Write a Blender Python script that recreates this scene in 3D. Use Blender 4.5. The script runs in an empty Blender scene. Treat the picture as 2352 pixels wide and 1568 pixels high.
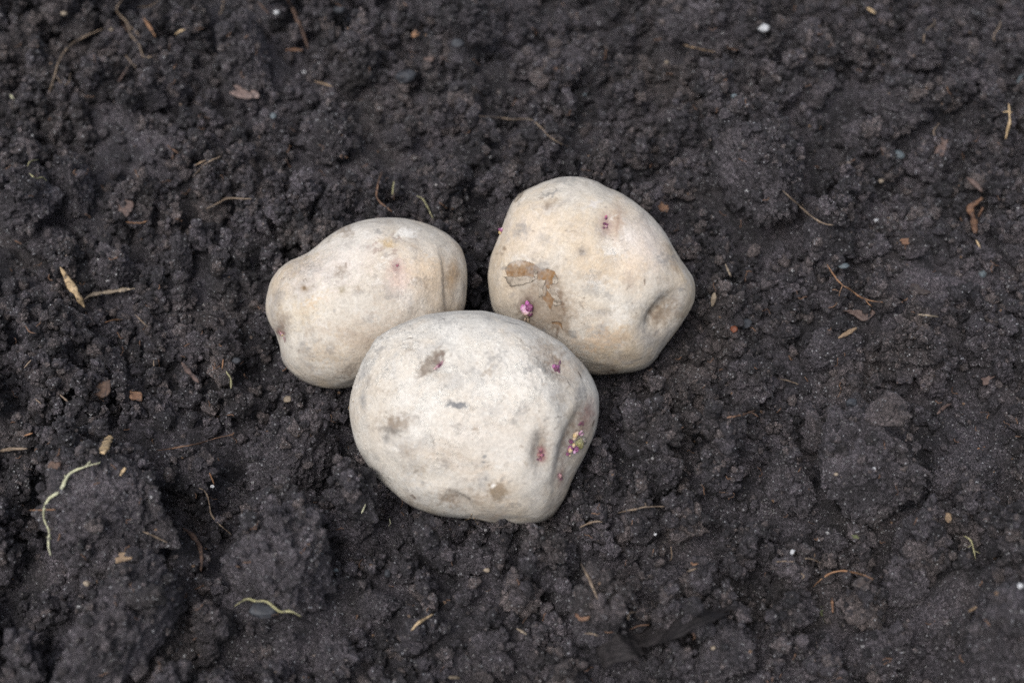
import bpy, bmesh, math
import numpy as np
from mathutils import Vector

sc = bpy.context.scene
RNG = np.random.default_rng(11)
R = math.radians

# ------------------------------------------------------------------ camera
LENS, PITCH, DIST = 60.0, R(48), 0.62
FWD = np.array([0, math.cos(PITCH), -math.sin(PITCH)])
RIGHT = np.array([1.0, 0, 0])
UP = np.array([0, math.sin(PITCH), math.cos(PITCH)])
CAM = -DIST * FWD
cd = bpy.data.cameras.new("camera")
cam = bpy.data.objects.new("camera", cd)
sc.collection.objects.link(cam)
cam.location = CAM
cam.rotation_euler = (math.pi / 2 - PITCH, 0, 0)
cd.lens = LENS
cd.sensor_width = 36
cd.clip_start = 0.02
cd.clip_end = 50
cd.dof.use_dof = True
cd.dof.focus_distance = 0.578
cd.dof.aperture_fstop = 8
cd.dof.aperture_blades = 7
sc.camera = cam

# ------------------------------------------------------------------ light
SUN_EL, SUN_AZ = R(56), R(-150)      # azimuth measured from +Y towards +X
w = bpy.data.worlds.new("World")
sc.world = w
w.use_nodes = True
nt = w.node_tree
nt.nodes.clear()
sky = nt.nodes.new("ShaderNodeTexSky")
sky.sky_type = 'NISHITA'
sky.sun_disc = False
sky.sun_elevation = SUN_EL
sky.sun_rotation = SUN_AZ
sky.air_density = 1.0
sky.dust_density = 4.0
sky.ozone_density = 1.0
hs = nt.nodes.new("ShaderNodeHueSaturation")
hs.inputs["Saturation"].default_value = 0.45
bg = nt.nodes.new("ShaderNodeBackground")
bg.inputs[1].default_value = 0.15
wo = nt.nodes.new("ShaderNodeOutputWorld")
nt.links.new(sky.outputs[0], hs.inputs["Color"])
nt.links.new(hs.outputs[0], bg.inputs[0])
nt.links.new(bg.outputs[0], wo.inputs[0])
sl = bpy.data.lights.new("sun", 'SUN')
sl.energy = 1.75
sl.angle = R(32)
sl.color = (1.0, 0.97, 0.93)
so = bpy.data.objects.new("sun", sl)
sc.collection.objects.link(so)
sd = Vector((math.sin(SUN_AZ) * math.cos(SUN_EL), math.cos(SUN_AZ) * math.cos(SUN_EL), math.sin(SUN_EL)))
so.rotation_euler = sd.to_track_quat('Z', 'Y').to_euler()
so.location = sd * 3

sc.view_settings.view_transform = 'Standard'
sc.view_settings.look = 'None'
sc.view_settings.gamma = 1
sc.view_settings.exposure = 0.22
sc.view_settings.use_curve_mapping = False
sc.render.engine = 'CYCLES'
sc.cycles.use_denoising = False
sc.cycles.max_bounces = 6
sc.cycles.diffuse_bounces = 3
sc.cycles.use_adaptive_sampling = False

# ------------------------------------------------------------------ picture <-> world (photo read at 2352 px width)
FD = 2352 * LENS / 36.0


def rays(px, py):
    px = np.atleast_1d(np.asarray(px, float)); py = np.atleast_1d(np.asarray(py, float))
    return FWD + ((px - 1176) / FD)[:, None] * RIGHT - ((py - 784) / FD)[:, None] * UP


def project(P):
    Q = P - CAM
    d = Q @ FWD
    return 1176 + FD * (Q @ RIGHT) / d, 784 - FD * (Q @ UP) / d, d


# ------------------------------------------------------------------ noise
def _h(ix, iy, iz, seed):
    n = (ix * 374761393 + iy * 668265263 + iz * 2147483647 + seed * 974634777) & 0xFFFFFFFF
    n = ((n ^ (n >> 13)) * 1274126177) & 0xFFFFFFFF
    n = ((n ^ (n >> 16)) * 2246822519) & 0xFFFFFFFF
    return (n ^ (n >> 15)) & 0xFFFF


_G = np.random.default_rng(5).normal(size=(256, 3)).astype(np.float32)
_G /= np.linalg.norm(_G, axis=1)[:, None]


def perlin(P, seed=0):
    P = np.asarray(P, np.float32)
    i = np.floor(P).astype(np.int64)
    f = P - i
    u = f * f * f * (f * (f * 6 - 15) + 10)
    out = 0
    for dx in (0, 1):
        wx = u[:, 0] if dx else 1 - u[:, 0]
        for dy in (0, 1):
            wy = u[:, 1] if dy else 1 - u[:, 1]
            for dz in (0, 1):
                wz = u[:, 2] if dz else 1 - u[:, 2]
                g = _G[_h(i[:, 0] + dx, i[:, 1] + dy, i[:, 2] + dz, seed) & 255]
                out = out + wx * wy * wz * (g[:, 0] * (f[:, 0] - dx) + g[:, 1] * (f[:, 1] - dy) + g[:, 2] * (f[:, 2] - dz))
    return out * 1.6


def fbm(P, octs=3, seed=0, gain=0.5, lac=2.03):
    a, s, o = 1.0, 1.0, 0
    for k in range(octs):
        o = o + a * perlin(P * s + 7.3 * k, seed + k)
        a *= gain; s *= lac
    return o


def worley(P, seed=0):
    P = np.asarray(P, np.float32)
    i = np.floor(P).astype(np.int64)
    best = np.full(len(P), 9.0, np.float32)
    for dx in (-1, 0, 1):
        for dy in (-1, 0, 1):
            for dz in (-1, 0, 1):
                c = i + (dx, dy, dz)
                q = [_h(c[:, 0], c[:, 1], c[:, 2], seed + k * 17) / 65535.0 for k in range(3)]
                d = (c[:, 0] + q[0] - P[:, 0]) ** 2 + (c[:, 1] + q[1] - P[:, 1]) ** 2 + (c[:, 2] + q[2] - P[:, 2]) ** 2
                best = np.minimum(best, d)
    return np.sqrt(best)


def sstep(a, b, x):
    t = np.clip((x - a) / (b - a), 0, 1)
    return t * t * (3 - 2 * t)


# ------------------------------------------------------------------ mesh helpers
def make_mesh(name, V, F, mat, loc=(0, 0, 0), attrs=None, smooth=True, parent=None):
    """V world verts, F (n,3) or (n,4) int faces -> one linked object with its origin at loc"""
    me = bpy.data.meshes.new(name)
    V = np.asarray(V, np.float32) - np.asarray(loc, np.float32)
    F = np.asarray(F, np.int32)
    k = F.shape[1]
    me.vertices.add(len(V)); me.vertices.foreach_set("co", V.ravel())
    me.loops.add(F.size); me.loops.foreach_set("vertex_index", F.ravel())
    me.polygons.add(len(F))
    me.polygons.foreach_set("loop_start", np.arange(0, F.size, k, dtype=np.int32))
    me.polygons.foreach_set("loop_total", np.full(len(F), k, np.int32))
    if smooth:
        me.polygons.foreach_set("use_smooth", np.ones(len(F), bool))
    for an, arr in (attrs or {}).items():
        arr = np.asarray(arr, np.float32)
        if arr.ndim == 1:
            a = me.attributes.new(an, 'FLOAT', 'POINT'); a.data.foreach_set("value", arr)
        else:
            a = me.attributes.new(an, 'FLOAT_COLOR', 'POINT'); a.data.foreach_set("color", arr.ravel())
    me.update(calc_edges=True)
    me.validate()
    me.materials.append(mat)
    o = bpy.data.objects.new(name, me)
    sc.collection.objects.link(o)
    if parent is not None:
        o.parent = parent
        o.location = Vector(loc) - parent.location
    else:
        o.location = loc
    return o


def tag(o, label=None, cat=None, group=None, kind=None):
    if label: o["label"] = label
    if cat: o["category"] = cat
    if group: o["group"] = group
    if kind: o["kind"] = kind
    return o


_ICO = {}


def ico(n):
    if n not in _ICO:
        bm = bmesh.new()
        bmesh.ops.create_icosphere(bm, subdivisions=n, radius=1.0)
        bm.verts.ensure_lookup_table()
        me = bpy.data.meshes.new("tmp"); bm.to_mesh(me); bm.free()
        v = np.empty(len(me.vertices) * 3, np.float32); me.vertices.foreach_get("co", v)
        f = np.empty(len(me.loops), np.int32); me.loops.foreach_get("vertex_index", f)
        bpy.data.meshes.remove(me)
        v = v.reshape(-1, 3)
        v /= np.linalg.norm(v, axis=1)[:, None]
        _ICO[n] = (v, f.reshape(-1, 3))
    return _ICO[n]


def normals(V, F):
    a, b, c = V[F[:, 0]], V[F[:, 1]], V[F[:, 2]]
    n = np.cross(b - a, c - a)
    N = np.zeros_like(V)
    for k in range(3):
        for ax in range(3):
            N[:, ax] += np.bincount(F[:, k], n[:, ax], len(V))
    return N / (np.linalg.norm(N, axis=1)[:, None] + 1e-20)


# ------------------------------------------------------------------ materials
def new_mat(name):
    m = bpy.data.materials.new(name); m.use_nodes = True
    t = m.node_tree; t.nodes.clear()
    out = t.nodes.new("ShaderNodeOutputMaterial")
    b = t.nodes.new("ShaderNodeBsdfPrincipled")
    t.links.new(b.outputs[0], out.inputs[0])
    return m, t, b


class G:
    """tiny node-graph writer"""
    def __init__(s, t):
        s.t = t
        s.co = t.nodes.new("ShaderNodeTexCoord").outputs["Object"]

    def put(s, sock, v):
        if isinstance(v, bpy.types.NodeSocket): s.t.links.new(v, sock)
        else: sock.default_value = v

    def noise(s, scale, detail=3, rough=0.55, dist=0.0, co=None):
        n = s.t.nodes.new("ShaderNodeTexNoise")
        s.put(n.inputs["Vector"], co or s.co)
        n.inputs["Scale"].default_value = scale; n.inputs["Detail"].default_value = detail
        n.inputs["Roughness"].default_value = rough; n.inputs["Distortion"].default_value = dist
        return n.outputs["Fac"]

    def vor(s, scale, co=None, feature='F1'):
        n = s.t.nodes.new("ShaderNodeTexVoronoi"); n.feature = feature
        s.put(n.inputs["Vector"], co or s.co)
        n.inputs["Scale"].default_value = scale
        return n.outputs

    def m(s, op, a, b=0.0, clamp=False):
        n = s.t.nodes.new("ShaderNodeMath"); n.operation = op; n.use_clamp = clamp
        s.put(n.inputs[0], a); s.put(n.inputs[1], b)
        return n.outputs[0]

    def ramp(s, x, a, b, lo=0.0, hi=1.0):
        n = s.t.nodes.new("ShaderNodeMapRange"); n.interpolation_type = 'SMOOTHSTEP'
        s.put(n.inputs["Value"], x)
        n.inputs["From Min"].default_value = a; n.inputs["From Max"].default_value = b
        n.inputs["To Min"].default_value = lo; n.inputs["To Max"].default_value = hi
        return n.outputs[0]

    def mix(s, f, a, b, blend='MIX'):
        n = s.t.nodes.new("ShaderNodeMix"); n.data_type = 'RGBA'; n.blend_type = blend
        s.put(n.inputs[0], f); s.put(n.inputs[6], a); s.put(n.inputs[7], b)
        return n.outputs[2]

    def attr(s, name):
        n = s.t.nodes.new("ShaderNodeAttribute"); n.attribute_name = name
        return n.outputs

    def bump(s, h, dist, strength=1.0, prev=None):
        n = s.t.nodes.new("ShaderNodeBump")
        n.inputs["Strength"].default_value = strength; n.inputs["Distance"].default_value = dist
        s.put(n.inputs["Height"], h)
        if prev is not None: s.put(n.inputs["Normal"], prev)
        return n.outputs[0]

    def stretch(s, v):
        n = s.t.nodes.new("ShaderNodeMapping")
        s.put(n.inputs["Vector"], s.co)
        n.inputs["Scale"].default_value = v
        return n.outputs[0]


def rgb(r, g, b): return (r, g, b, 1.0)


def soil_material(name, dark, light, brown, sparkle=1.0):
    m, t, b = new_mat(name)
    g = G(t)
    tone = g.attr("tone")["Fac"]
    c = g.mix(g.ramp(g.noise(60, 4, .6), .35, .68), rgb(*dark), rgb(*light))
    c = g.mix(g.m('MULTIPLY', g.ramp(g.noise(23, 3), .48, .72), .7), c, rgb(*brown))
    c = g.mix(g.ramp(tone, .55, 1.0, 0, .75), c, rgb(*brown))
    fine = g.noise(900, 4, .7)
    c = g.mix(1.0, c, g.mix(g.ramp(fine, .3, .72), rgb(.5, .5, .51), rgb(1.85, 1.83, 1.8)), 'MULTIPLY')
    vg = g.vor(2300)
    sg = t.nodes.new("ShaderNodeSeparateColor"); t.links.new(vg["Color"], sg.inputs[0])
    c = g.mix(1.0, c, g.mix(g.m('POWER', sg.outputs[2], 2.2), rgb(.70, .69, .70), rgb(2.0, 1.96, 1.95)), 'MULTIPLY')
    c = g.mix(1.0, c, g.mix(tone, rgb(.70, .70, .71), rgb(1.75, 1.72, 1.72)), 'MULTIPLY')
    # quartz and lime grains in the earth, their glints painted as pale colour
    v = g.vor(1400); v2 = g.vor(800)
    sep = t.nodes.new("ShaderNodeSeparateColor"); t.links.new(v["Color"], sep.inputs[0])
    sep2 = t.nodes.new("ShaderNodeSeparateColor"); t.links.new(v2["Color"], sep2.inputs[0])
    dens = g.ramp(g.noise(45, 3), .3, .7, .965, .87)
    k1 = g.m('MULTIPLY', g.m('GREATER_THAN', sep.outputs[0], dens), g.ramp(v["Distance"], .58, .36))
    gc = g.mix(sep.outputs[1], rgb(.13, .12, .11), rgb(.38, .39, .42))
    c = g.mix(g.m('MULTIPLY', k1, .85 * sparkle), c, gc)
    k2 = g.m('MULTIPLY', g.m('GREATER_THAN', sep2.outputs[0], .994), g.ramp(v2["Distance"], .5, .34))
    gc2 = g.mix(g.ramp(sep2.outputs[1], .5, .8), rgb(.40, .40, .41), rgb(.25, .16, .10))
    c = g.mix(g.m('MULTIPLY', k2, .9 * sparkle), c, gc2)
    t.links.new(c, b.inputs["Base Color"])
    rg = g.m('SUBTRACT', g.ramp(g.noise(300, 3), .3, .7, 1.0, .62), g.m('MULTIPLY', k1, .3))
    t.links.new(rg, b.inputs["Roughness"])
    b.inputs["Specular IOR Level"].default_value = .5
    n1 = g.bump(g.noise(520, 5, .7), .0009, 1.0)
    n2 = g.bump(g.m('ADD', g.noise(1500, 4, .7), g.m('MULTIPLY', g.ramp(vg["Distance"], 0, .8), -.9)), .0006, 1.0, n1)
    t.links.new(n2, b.inputs["Normal"])
    return m


M_SOIL = soil_material("soil", (.020, .0188, .0226), (.063, .0580, .0675), (.055, .047, .045))
M_CLOD = soil_material("clod_soil", (.038, .0350, .0405), (.088, .081, .092), (.078, .068, .064), 1.1)


def plain_mat(name, c1, c2, scale=400, rough=.7, stretch=(1, 1, 1), bump=.0004, spec=.35, cling=.85):
    m, t, b = new_mat(name)
    g = G(t)
    co = g.stretch(stretch)
    n = g.noise(scale, 4, .65, 0, co)
    c = g.mix(g.ramp(n, .32, .68), rgb(*c1), rgb(*c2))
    c = g.mix(g.ramp(g.noise(420, 5, .75), .50, .64, 0, cling), c, rgb(.030, .026, .028))   # soil crumbs clinging on
    t.links.new(c, b.inputs["Base Color"])
    b.inputs["Roughness"].default_value = rough
    b.inputs["Specular IOR Level"].default_value = spec
    t.links.new(g.bump(n, bump), b.inputs["Normal"])
    return m


M = {
    'root_tan': plain_mat("tan_root", (.15, .11, .08), (.27, .21, .155)),
    'root_brown': plain_mat("brown_root", (.09, .05, .032), (.20, .12, .08)),
    'root_orange': plain_mat("orange_root", (.17, .085, .045), (.32, .19, .11)),
    'root_green': plain_mat("green_root", (.24, .23, .12), (.40, .38, .22)),
    'root_pale': plain_mat("pale_root", (.36, .36, .23), (.52, .52, .38)),
    'straw': plain_mat("straw_fibre", (.28, .20, .11), (.52, .39, .24), 500, .6, (1, 1, 1)),
    'straw_gray': plain_mat("grey_straw_fibre", (.15, .12, .09), (.33, .27, .20), 500),
    'wood': plain_mat("wood_chip", (.10, .052, .034), (.20, .115, .07), 500, .7, (1, 3, 1)),
    'wood_tan': plain_mat("tan_wood", (.16, .11, .07), (.28, .20, .13), 500, .7, (1, 3, 1)),
    'wood_dark': plain_mat("dark_wood", (.012, .011, .012), (.034, .030, .031), 160, .75, (2, 7, 1), .0010, .2, 1.0),
    'bark_pink': plain_mat("pinkish_bark", (.075, .050, .044), (.14, .10, .088), 350),
    'bark': plain_mat("bark", (.055, .035, .028), (.12, .075, .055), 350),
    'leaf': plain_mat("dry_leaf", (.12, .083, .075), (.22, .165, .15), 300, .55),
    'leaf_dark': plain_mat("dark_leaf", (.030, .025, .026), (.06, .045, .04), 300, .5),
    'leaf_green': plain_mat("green_leaf", (.05, .06, .025), (.14, .15, .07), 400, .6),
    'white': plain_mat("white_stone", (.34, .35, .37), (.55, .56, .58), 300, .5),
    'blue': plain_mat("blue_grey_stone", (.06, .075, .085), (.14, .17, .19), 260, .6),
    'slate': plain_mat("slate_stone", (.028, .031, .038), (.055, .06, .07), 260, .6),
    'tan_stone': plain_mat("tan_stone", (.18, .145, .11), (.32, .27, .21), 300, .7),
    'red_stone': plain_mat("red_stone", (.10, .03, .015), (.18, .06, .028), 300, .5),
}

# ------------------------------------------------------------------ lie of the land (height grid)
X0, X1, Y0, Y1, DX = -0.36, 0.36, -0.26, 0.37, 0.001
gx = np.arange(X0, X1 + DX / 2, DX); gy = np.arange(Y0, Y1 + DX / 2, DX)
GX, GY = np.meshgrid(gx, gy)


def flat0(px, py, z=0.0):
    r = rays(px, py)
    t = (z - CAM[2]) / r[:, 2]
    return CAM + r * t[:, None]


BUMPS = [  # photo x, y, radius px across, radius px deep, height m
    (60, 480, 150, 150, .010), (230, 1180, 190, 220, .016), (330, 1500, 200, 190, .012), (640, 1340, 190, 160, .014),
    (600, 100, 160, 200, .008), (1700, 330, 260, 240, .012), (1650, 60, 320, 160, .010), (2050, 230, 200, 160, .010),
    (2000, 1060, 220, 200, .012), (2330, 1450, 230, 190, .020), (1640, 1500, 200, 130, .008), (150, 120, 300, 200, .006),
    (2100, 760, 260, 160, .006), (1250, 1500, 300, 110, .004),
    (900, 1090, 110, 90, -.006), (1500, 900, 150, 140, -.008), (620, 870, 130, 110, -.007), (1110, 620, 90, 160, -.006),
    (1090, 900, 380, 330, -.006), (1880, 640, 150, 130, -.006), (2150, 900, 120, 90, -.006), (500, 1180, 80, 120, -.006),
]


def base_height(x, y):
    P = np.stack([x, y, np.zeros_like(x)], -1).reshape(-1, 3).astype(np.float32)
    h = .0065 * fbm(P / .085, 3, 3, .5) + .0022 * fbm(P / .016, 2, 9)
    Q = P + .004 * np.stack([perlin(P / .013, 51), perlin(P / .013 + 9, 52), 0 * P[:, 0]], 1)
    h = h + .0075 * (.5 - worley(Q / .024, 53) ** 1.7) + .0045 * (.5 - worley(Q / .0105, 54) ** 1.6)
    c = flat0(1110, 850)[0]
    calm = np.exp(-(((P[:, 0] - c[0]) / .088) ** 2 + ((P[:, 1] - c[1]) / .072) ** 2) ** 2)   # pressed flat where the potatoes were set down
    h = h * (1 - .72 * calm)
    h = h.reshape(x.shape).astype(float)
    for (px, py, rx, ry, hh) in BUMPS:
        c = flat0(px, py)[0]
        d = np.linalg.norm(c - CAM)
        sx, sy = rx / FD * d * .7, ry / FD * d / math.sin(PITCH) * .7
        h += hh * np.exp(-((x - c[0]) / sx) ** 2 / 1 - ((y - c[1]) / sy) ** 2)
    return h


H = base_height(GX, GY)
P0 = {}


def sample(Hm, x, y):
    fx = np.clip((np.asarray(x) - X0) / DX, 0, len(gx) - 1.001); fy = np.clip((np.asarray(y) - Y0) / DX, 0, len(gy) - 1.001)
    ix = fx.astype(int); iy = fy.astype(int); u = fx - ix; v = fy - iy
    return (Hm[iy, ix] * (1 - u) * (1 - v) + Hm[iy, ix + 1] * u * (1 - v) + Hm[iy + 1, ix] * (1 - u) * v + Hm[iy + 1, ix + 1] * u * v)


def hit(Hm, px, py):
    """where the sight lines meet the soil; returns distances and directions"""
    r = rays(px, py)
    t = np.full(len(r), .42)
    done = np.zeros(len(r), bool)
    for _ in range(900):
        p = CAM + r * t[:, None]
        done |= p[:, 2] < sample(Hm, p[:, 0], p[:, 1])
        if done.all(): break
        t[~done] += .0006
    return t, r


def splat(cx, cy, cz, rx, ry, rz, ang=0.0):
    rm = max(rx, ry)
    i0 = max(int((cx - rm - X0) / DX), 0); i1 = min(int((cx + rm - X0) / DX) + 2, len(gx))
    j0 = max(int((cy - rm - Y0) / DX), 0); j1 = min(int((cy + rm - Y0) / DX) + 2, len(gy))
    if i1 <= i0 or j1 <= j0: return
    dx = gx[i0:i1][None, :] - cx; dy = gy[j0:j1][:, None] - cy
    c, s = math.cos(ang), math.sin(ang)
    a = (c * dx + s * dy) / rx; b = (-s * dx + c * dy) / ry
    q = 1 - a * a - b * b
    z = cz + rz * np.sqrt(np.maximum(q, 0))
    sub = H[j0:j1, i0:i1]
    np.copyto(sub, np.where((q > 0) & (z > sub), z, sub))


# ------------------------------------------------------------------ potatoes
def cat_closed(pts, n=720):
    p = np.array(pts, float)
    out = []
    m = len(p)
    for i in range(m):
        p0, p1, p2, p3 = p[i - 1], p[i], p[(i + 1) % m], p[(i + 2) % m]
        for t in np.linspace(0, 1, 12, endpoint=False):
            out.append(.5 * ((2 * p1) + (-p0 + p2) * t + (2 * p0 - 5 * p1 + 4 * p2 - p3) * t * t + (-p0 + 3 * p1 - 3 * p2 + p3) * t ** 3))
    return np.array(out)


def polar(outline, c, n=720):
    d = outline - c
    a = np.arctan2(-d[:, 1], d[:, 0]); r = np.hypot(d[:, 0], d[:, 1])
    o = np.argsort(a); a = a[o]; r = r[o]
    a = np.r_[a[-1] - 2 * np.pi, a, a[0] + 2 * np.pi]; r = np.r_[r[-1], r, r[0]]
    g = np.linspace(-np.pi, np.pi, n, endpoint=False)
    return g, np.interp(g, a, r)


def circ_smooth(r, k):
    n = len(r)
    kern = np.exp(-np.linspace(-2, 2, 2 * k + 1) ** 2)
    kern /= kern.sum()
    return np.convolve(np.r_[r[-k:], r, r[:k]], kern, 'valid')


def in_poly(x, y, poly):
    c = np.zeros(len(x), bool)
    n = len(poly)
    for i in range(n):
        xa, ya = poly[i]; xb, yb = poly[(i + 1) % n]
        if ya == yb: continue
        k = ((ya > y) != (yb > y)) & (x < (xb - xa) * (y - ya) / (yb - ya) + xa)
        c ^= k
    return c


class Potato:
    def __init__(s, outline, zoom, depth, sink, tilt=0.0, sub=8, seed=0):
        # outline in the coordinates of a zoomed crop: zoom = (x origin, y origin, scale) over the 4096 px photo
        s.zoom = zoom
        k = 2352 / 4096.0
        to = lambda p: ((zoom[0] + np.array(p, float)[:, 0] / zoom[2]) * k, (zoom[1] + np.array(p, float)[:, 1] / zoom[2]) * k)
        ox, oy = to(outline)
        ol = cat_closed(np.stack([ox, oy], 1))
        c = np.array([(ol[:, 0].min() + ol[:, 0].max()) / 2, (ol[:, 1].min() + ol[:, 1].max()) / 2])
        s.c = c
        ga, Rt = polar(ol, c)
        S, F = ico(sub)
        s.S, s.F = S, F
        ray = rays(c[0], c[1])[0]
        up = -ray / np.linalg.norm(ray)                        # body frame faces the viewer once, then it is a solid
        rt = np.cross(UP, up); rt /= np.linalg.norm(rt)
        vt = np.cross(up, rt)
        phi = np.arctan2(S[:, 1], S[:, 0]); rho = np.hypot(S[:, 0], S[:, 1])
        Rc = Rt.copy()
        Rm = Rt.mean()
        dist = .6
        nz = 1 + .035 * fbm(S * 1.6 + seed, 3, seed) * (1 - .6 * rho ** 4)
        for it in range(7):
            Rs = circ_smooth(Rc, 60)
            a = np.interp(phi, ga, Rc, period=2 * np.pi); b = np.interp(phi, ga, Rs, period=2 * np.pi)
            f = rho ** 5
            Rr = (a * f + b * (1 - f)) * dist / FD * np.linalg.norm(ray)
            prof = rho ** .93
            zz = np.sign(S[:, 2]) * np.abs(S[:, 2]) ** .95 * depth * Rm * dist / FD * (1 + .10 * S[:, 1] * 0)
            L = np.stack([Rr * prof * np.cos(phi), Rr * prof * np.sin(phi), zz], 1)
            L *= np.where(rho < .97, nz, 1 + (nz - 1) * np.clip((1 - rho) / .03, 0, 1))[:, None]
            V = L[:, :1] * rt + L[:, 1:2] * vt + L[:, 2:3] * up
            ctr = CAM + ray * dist
            W = V + ctr
            # rest it on the soil
            lo = W[:, 2].argmin()
            want = sample(H, W[lo, 0], W[lo, 1]) * .5 - sink
            gap = W[lo, 2] - want
            dist += gap / abs(ray[2]) * .9
            px, py, _ = project(W)
            an = np.arctan2(-(py - c[1]), px - c[0]); rr = np.hypot(px - c[0], py - c[1])
            ib = ((an + np.pi) / (2 * np.pi) * 180).astype(int) % 180
            mx = np.zeros(180); np.maximum.at(mx, ib, rr)
            tgt = np.array([Rt[i * 4:(i + 1) * 4].mean() for i in range(180)])
            rat = circ_smooth(tgt / mx, 3)
            Rc = Rc * np.interp(ga, (np.arange(180) + .5) / 180 * 2 * np.pi - np.pi, rat, period=2 * np.pi)
        s.V = W.astype(float); s.ctr = ctr; s.dist = dist
        s.front = sstep(-.02, .12, S[:, 2])
        s.N = normals(s.V, F)
        s.mm = dist / FD * k / zoom[2]            # metres per crop pixel
        s.stain = np.zeros((len(S), 4)); s.crust = np.zeros(len(S))
        s.refresh()

    def refresh(s):
        px, py, _ = project(s.V)
        s.zx = (px * 4096 / 2352 - s.zoom[0]) * s.zoom[2]; s.zy = (py * 4096 / 2352 - s.zoom[1]) * s.zoom[2]
        s.warp = 1.0
        q = np.stack([s.zx / 34, s.zy / 34, np.zeros(len(s.zx))], 1)
        s.w1 = fbm(q, 3, 21); s.w2 = fbm(q + 40, 3, 22)

    def ell(s, x, y, a, b, ang=0.0, wob=0.0):
        """normalised elliptic distance; ang in degrees, picture sense (positive = rising to the right)"""
        dx = s.zx - x + wob * s.w1 * a; dy = -(s.zy - y) + wob * s.w2 * a
        c, q = math.cos(R(ang)), math.sin(R(ang))
        return np.sqrt(((c * dx + q * dy) / a) ** 2 + ((-q * dx + c * dy) / b) ** 2)

    def dent(s, x, y, a, b, ang, depth_px, p=2.0, wob=0.15):
        e = s.ell(x, y, a, b, ang, wob * min(1, 25 / a))
        s.V -= s.N * (s.front * depth_px * s.mm * np.exp(-e ** p))[:, None]

    def fold(s, line, wid, depth_px, side=1):
        """a crease along a polyline: steep on one side, long gentle slope on the other"""
        best = np.full(len(s.zx), 1e9); sg = np.zeros(len(s.zx)); tt = np.zeros(len(s.zx))
        L = np.array(line, float); n = len(L) - 1
        for i in range(n):
            a, b = L[i], L[i + 1]; d = b - a; l2 = d @ d
            t = ((s.zx - a[0]) * d[0] + (s.zy - a[1]) * d[1]) / l2
            tc = np.clip(t, 0, 1)
            ex = s.zx - a[0] - tc * d[0]; ey = s.zy - a[1] - tc * d[1]
            dd = np.hypot(ex, ey)
            k = dd < best
            best = np.where(k, dd, best); sg = np.where(k, np.sign(d[0] * ey - d[1] * ex), sg); tt = np.where(k, (i + tc) / n, tt)
        u = best * sg * side
        prof = np.where(u > 0, np.exp(-(u / wid) ** 2), np.exp(-(u / (wid * .36)) ** 2))
        taper = np.clip(np.sin(np.pi * np.clip(tt, 0.0, 1.0)), 0, 1) ** .6
        endf = np.exp(-(np.where((tt <= 0) | (tt >= 1), best, 0) / (wid * .5)) ** 2)
        s.V -= s.N * (sstep(.02, .42, s.S[:, 2]) * depth_px * s.mm * prof * taper * endf)[:, None]
        return prof * taper * endf

    def paint(s, mask, col, alpha):
        a = np.clip(mask, 0, 1) * alpha * s.front
        col = np.array(col, float); col = col * (.58 + .42 * sstep(.33, .58, col.mean()))      # dark colours are scaled darker, pale ones kept
        s.stain[:, :3] = s.stain[:, :3] * (1 - a[:, None]) + np.array(col) * a[:, None]
        s.stain[:, 3] = s.stain[:, 3] + a * (1 - s.stain[:, 3])

    def spot(s, x, y, a, b, ang, col, alpha, soft=.5, wob=.35):
        s.paint(1 - sstep(1 - soft, 1 + soft, s.ell(x, y, a, b, ang, wob)), col, alpha)

    def soft(s, x, y, a, b, ang, col, alpha, wob=.5):
        s.paint(np.exp(-s.ell(x, y, a, b, ang, wob) ** 2), col, alpha)

    def surf(s, x, y):
        d = (s.zx - x) ** 2 + (s.zy - y) ** 2 + np.where(s.S[:, 2] < -.02, 1e9, 0)
        i = d.argmin()
        return s.V[i].copy(), s.N[i].copy()

    def weather(s, n, seed, box):
        rg = np.random.default_rng(seed)
        for _ in range(n):
            x = rg.uniform(box[0], box[2]); y = rg.uniform(box[1], box[3]); a = 10 + 60 * rg.random() ** 2.2
            c_ = [(.33, .325, .33), (.42, .33, .25), (.50, .42, .33), (.36, .33, .31), (.66, .64, .60)][rg.integers(0, 5)]
            s.spot(x, y, a, a * rg.uniform(.25, .9), rg.uniform(-60, 60), c_, rg.uniform(.25, .65), .9, .9)
        for _ in range(n):
            x = rg.uniform(box[0], box[2]); y = rg.uniform(box[1], box[3]); a = rg.uniform(4, 9)
            s.spot(x, y, a, a * .7, rg.uniform(-60, 60), (.22, .17, .13), rg.uniform(.3, .7), .6, .6)
        for _ in range(n // 3):
            x = rg.uniform(box[0], box[2]); y = rg.uniform(box[1], box[3])
            s.spot(x, y, rg.uniform(15, 45), 2.6, rg.uniform(-70, 70), (.20, .16, .13), .55, .5, .35)

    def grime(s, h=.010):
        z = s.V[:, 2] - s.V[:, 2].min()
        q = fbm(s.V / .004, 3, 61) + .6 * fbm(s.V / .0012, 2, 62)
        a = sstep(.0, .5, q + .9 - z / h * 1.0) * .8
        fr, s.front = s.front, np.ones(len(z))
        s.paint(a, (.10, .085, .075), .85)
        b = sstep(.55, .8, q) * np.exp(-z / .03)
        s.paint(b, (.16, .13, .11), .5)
        s.front = fr

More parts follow.
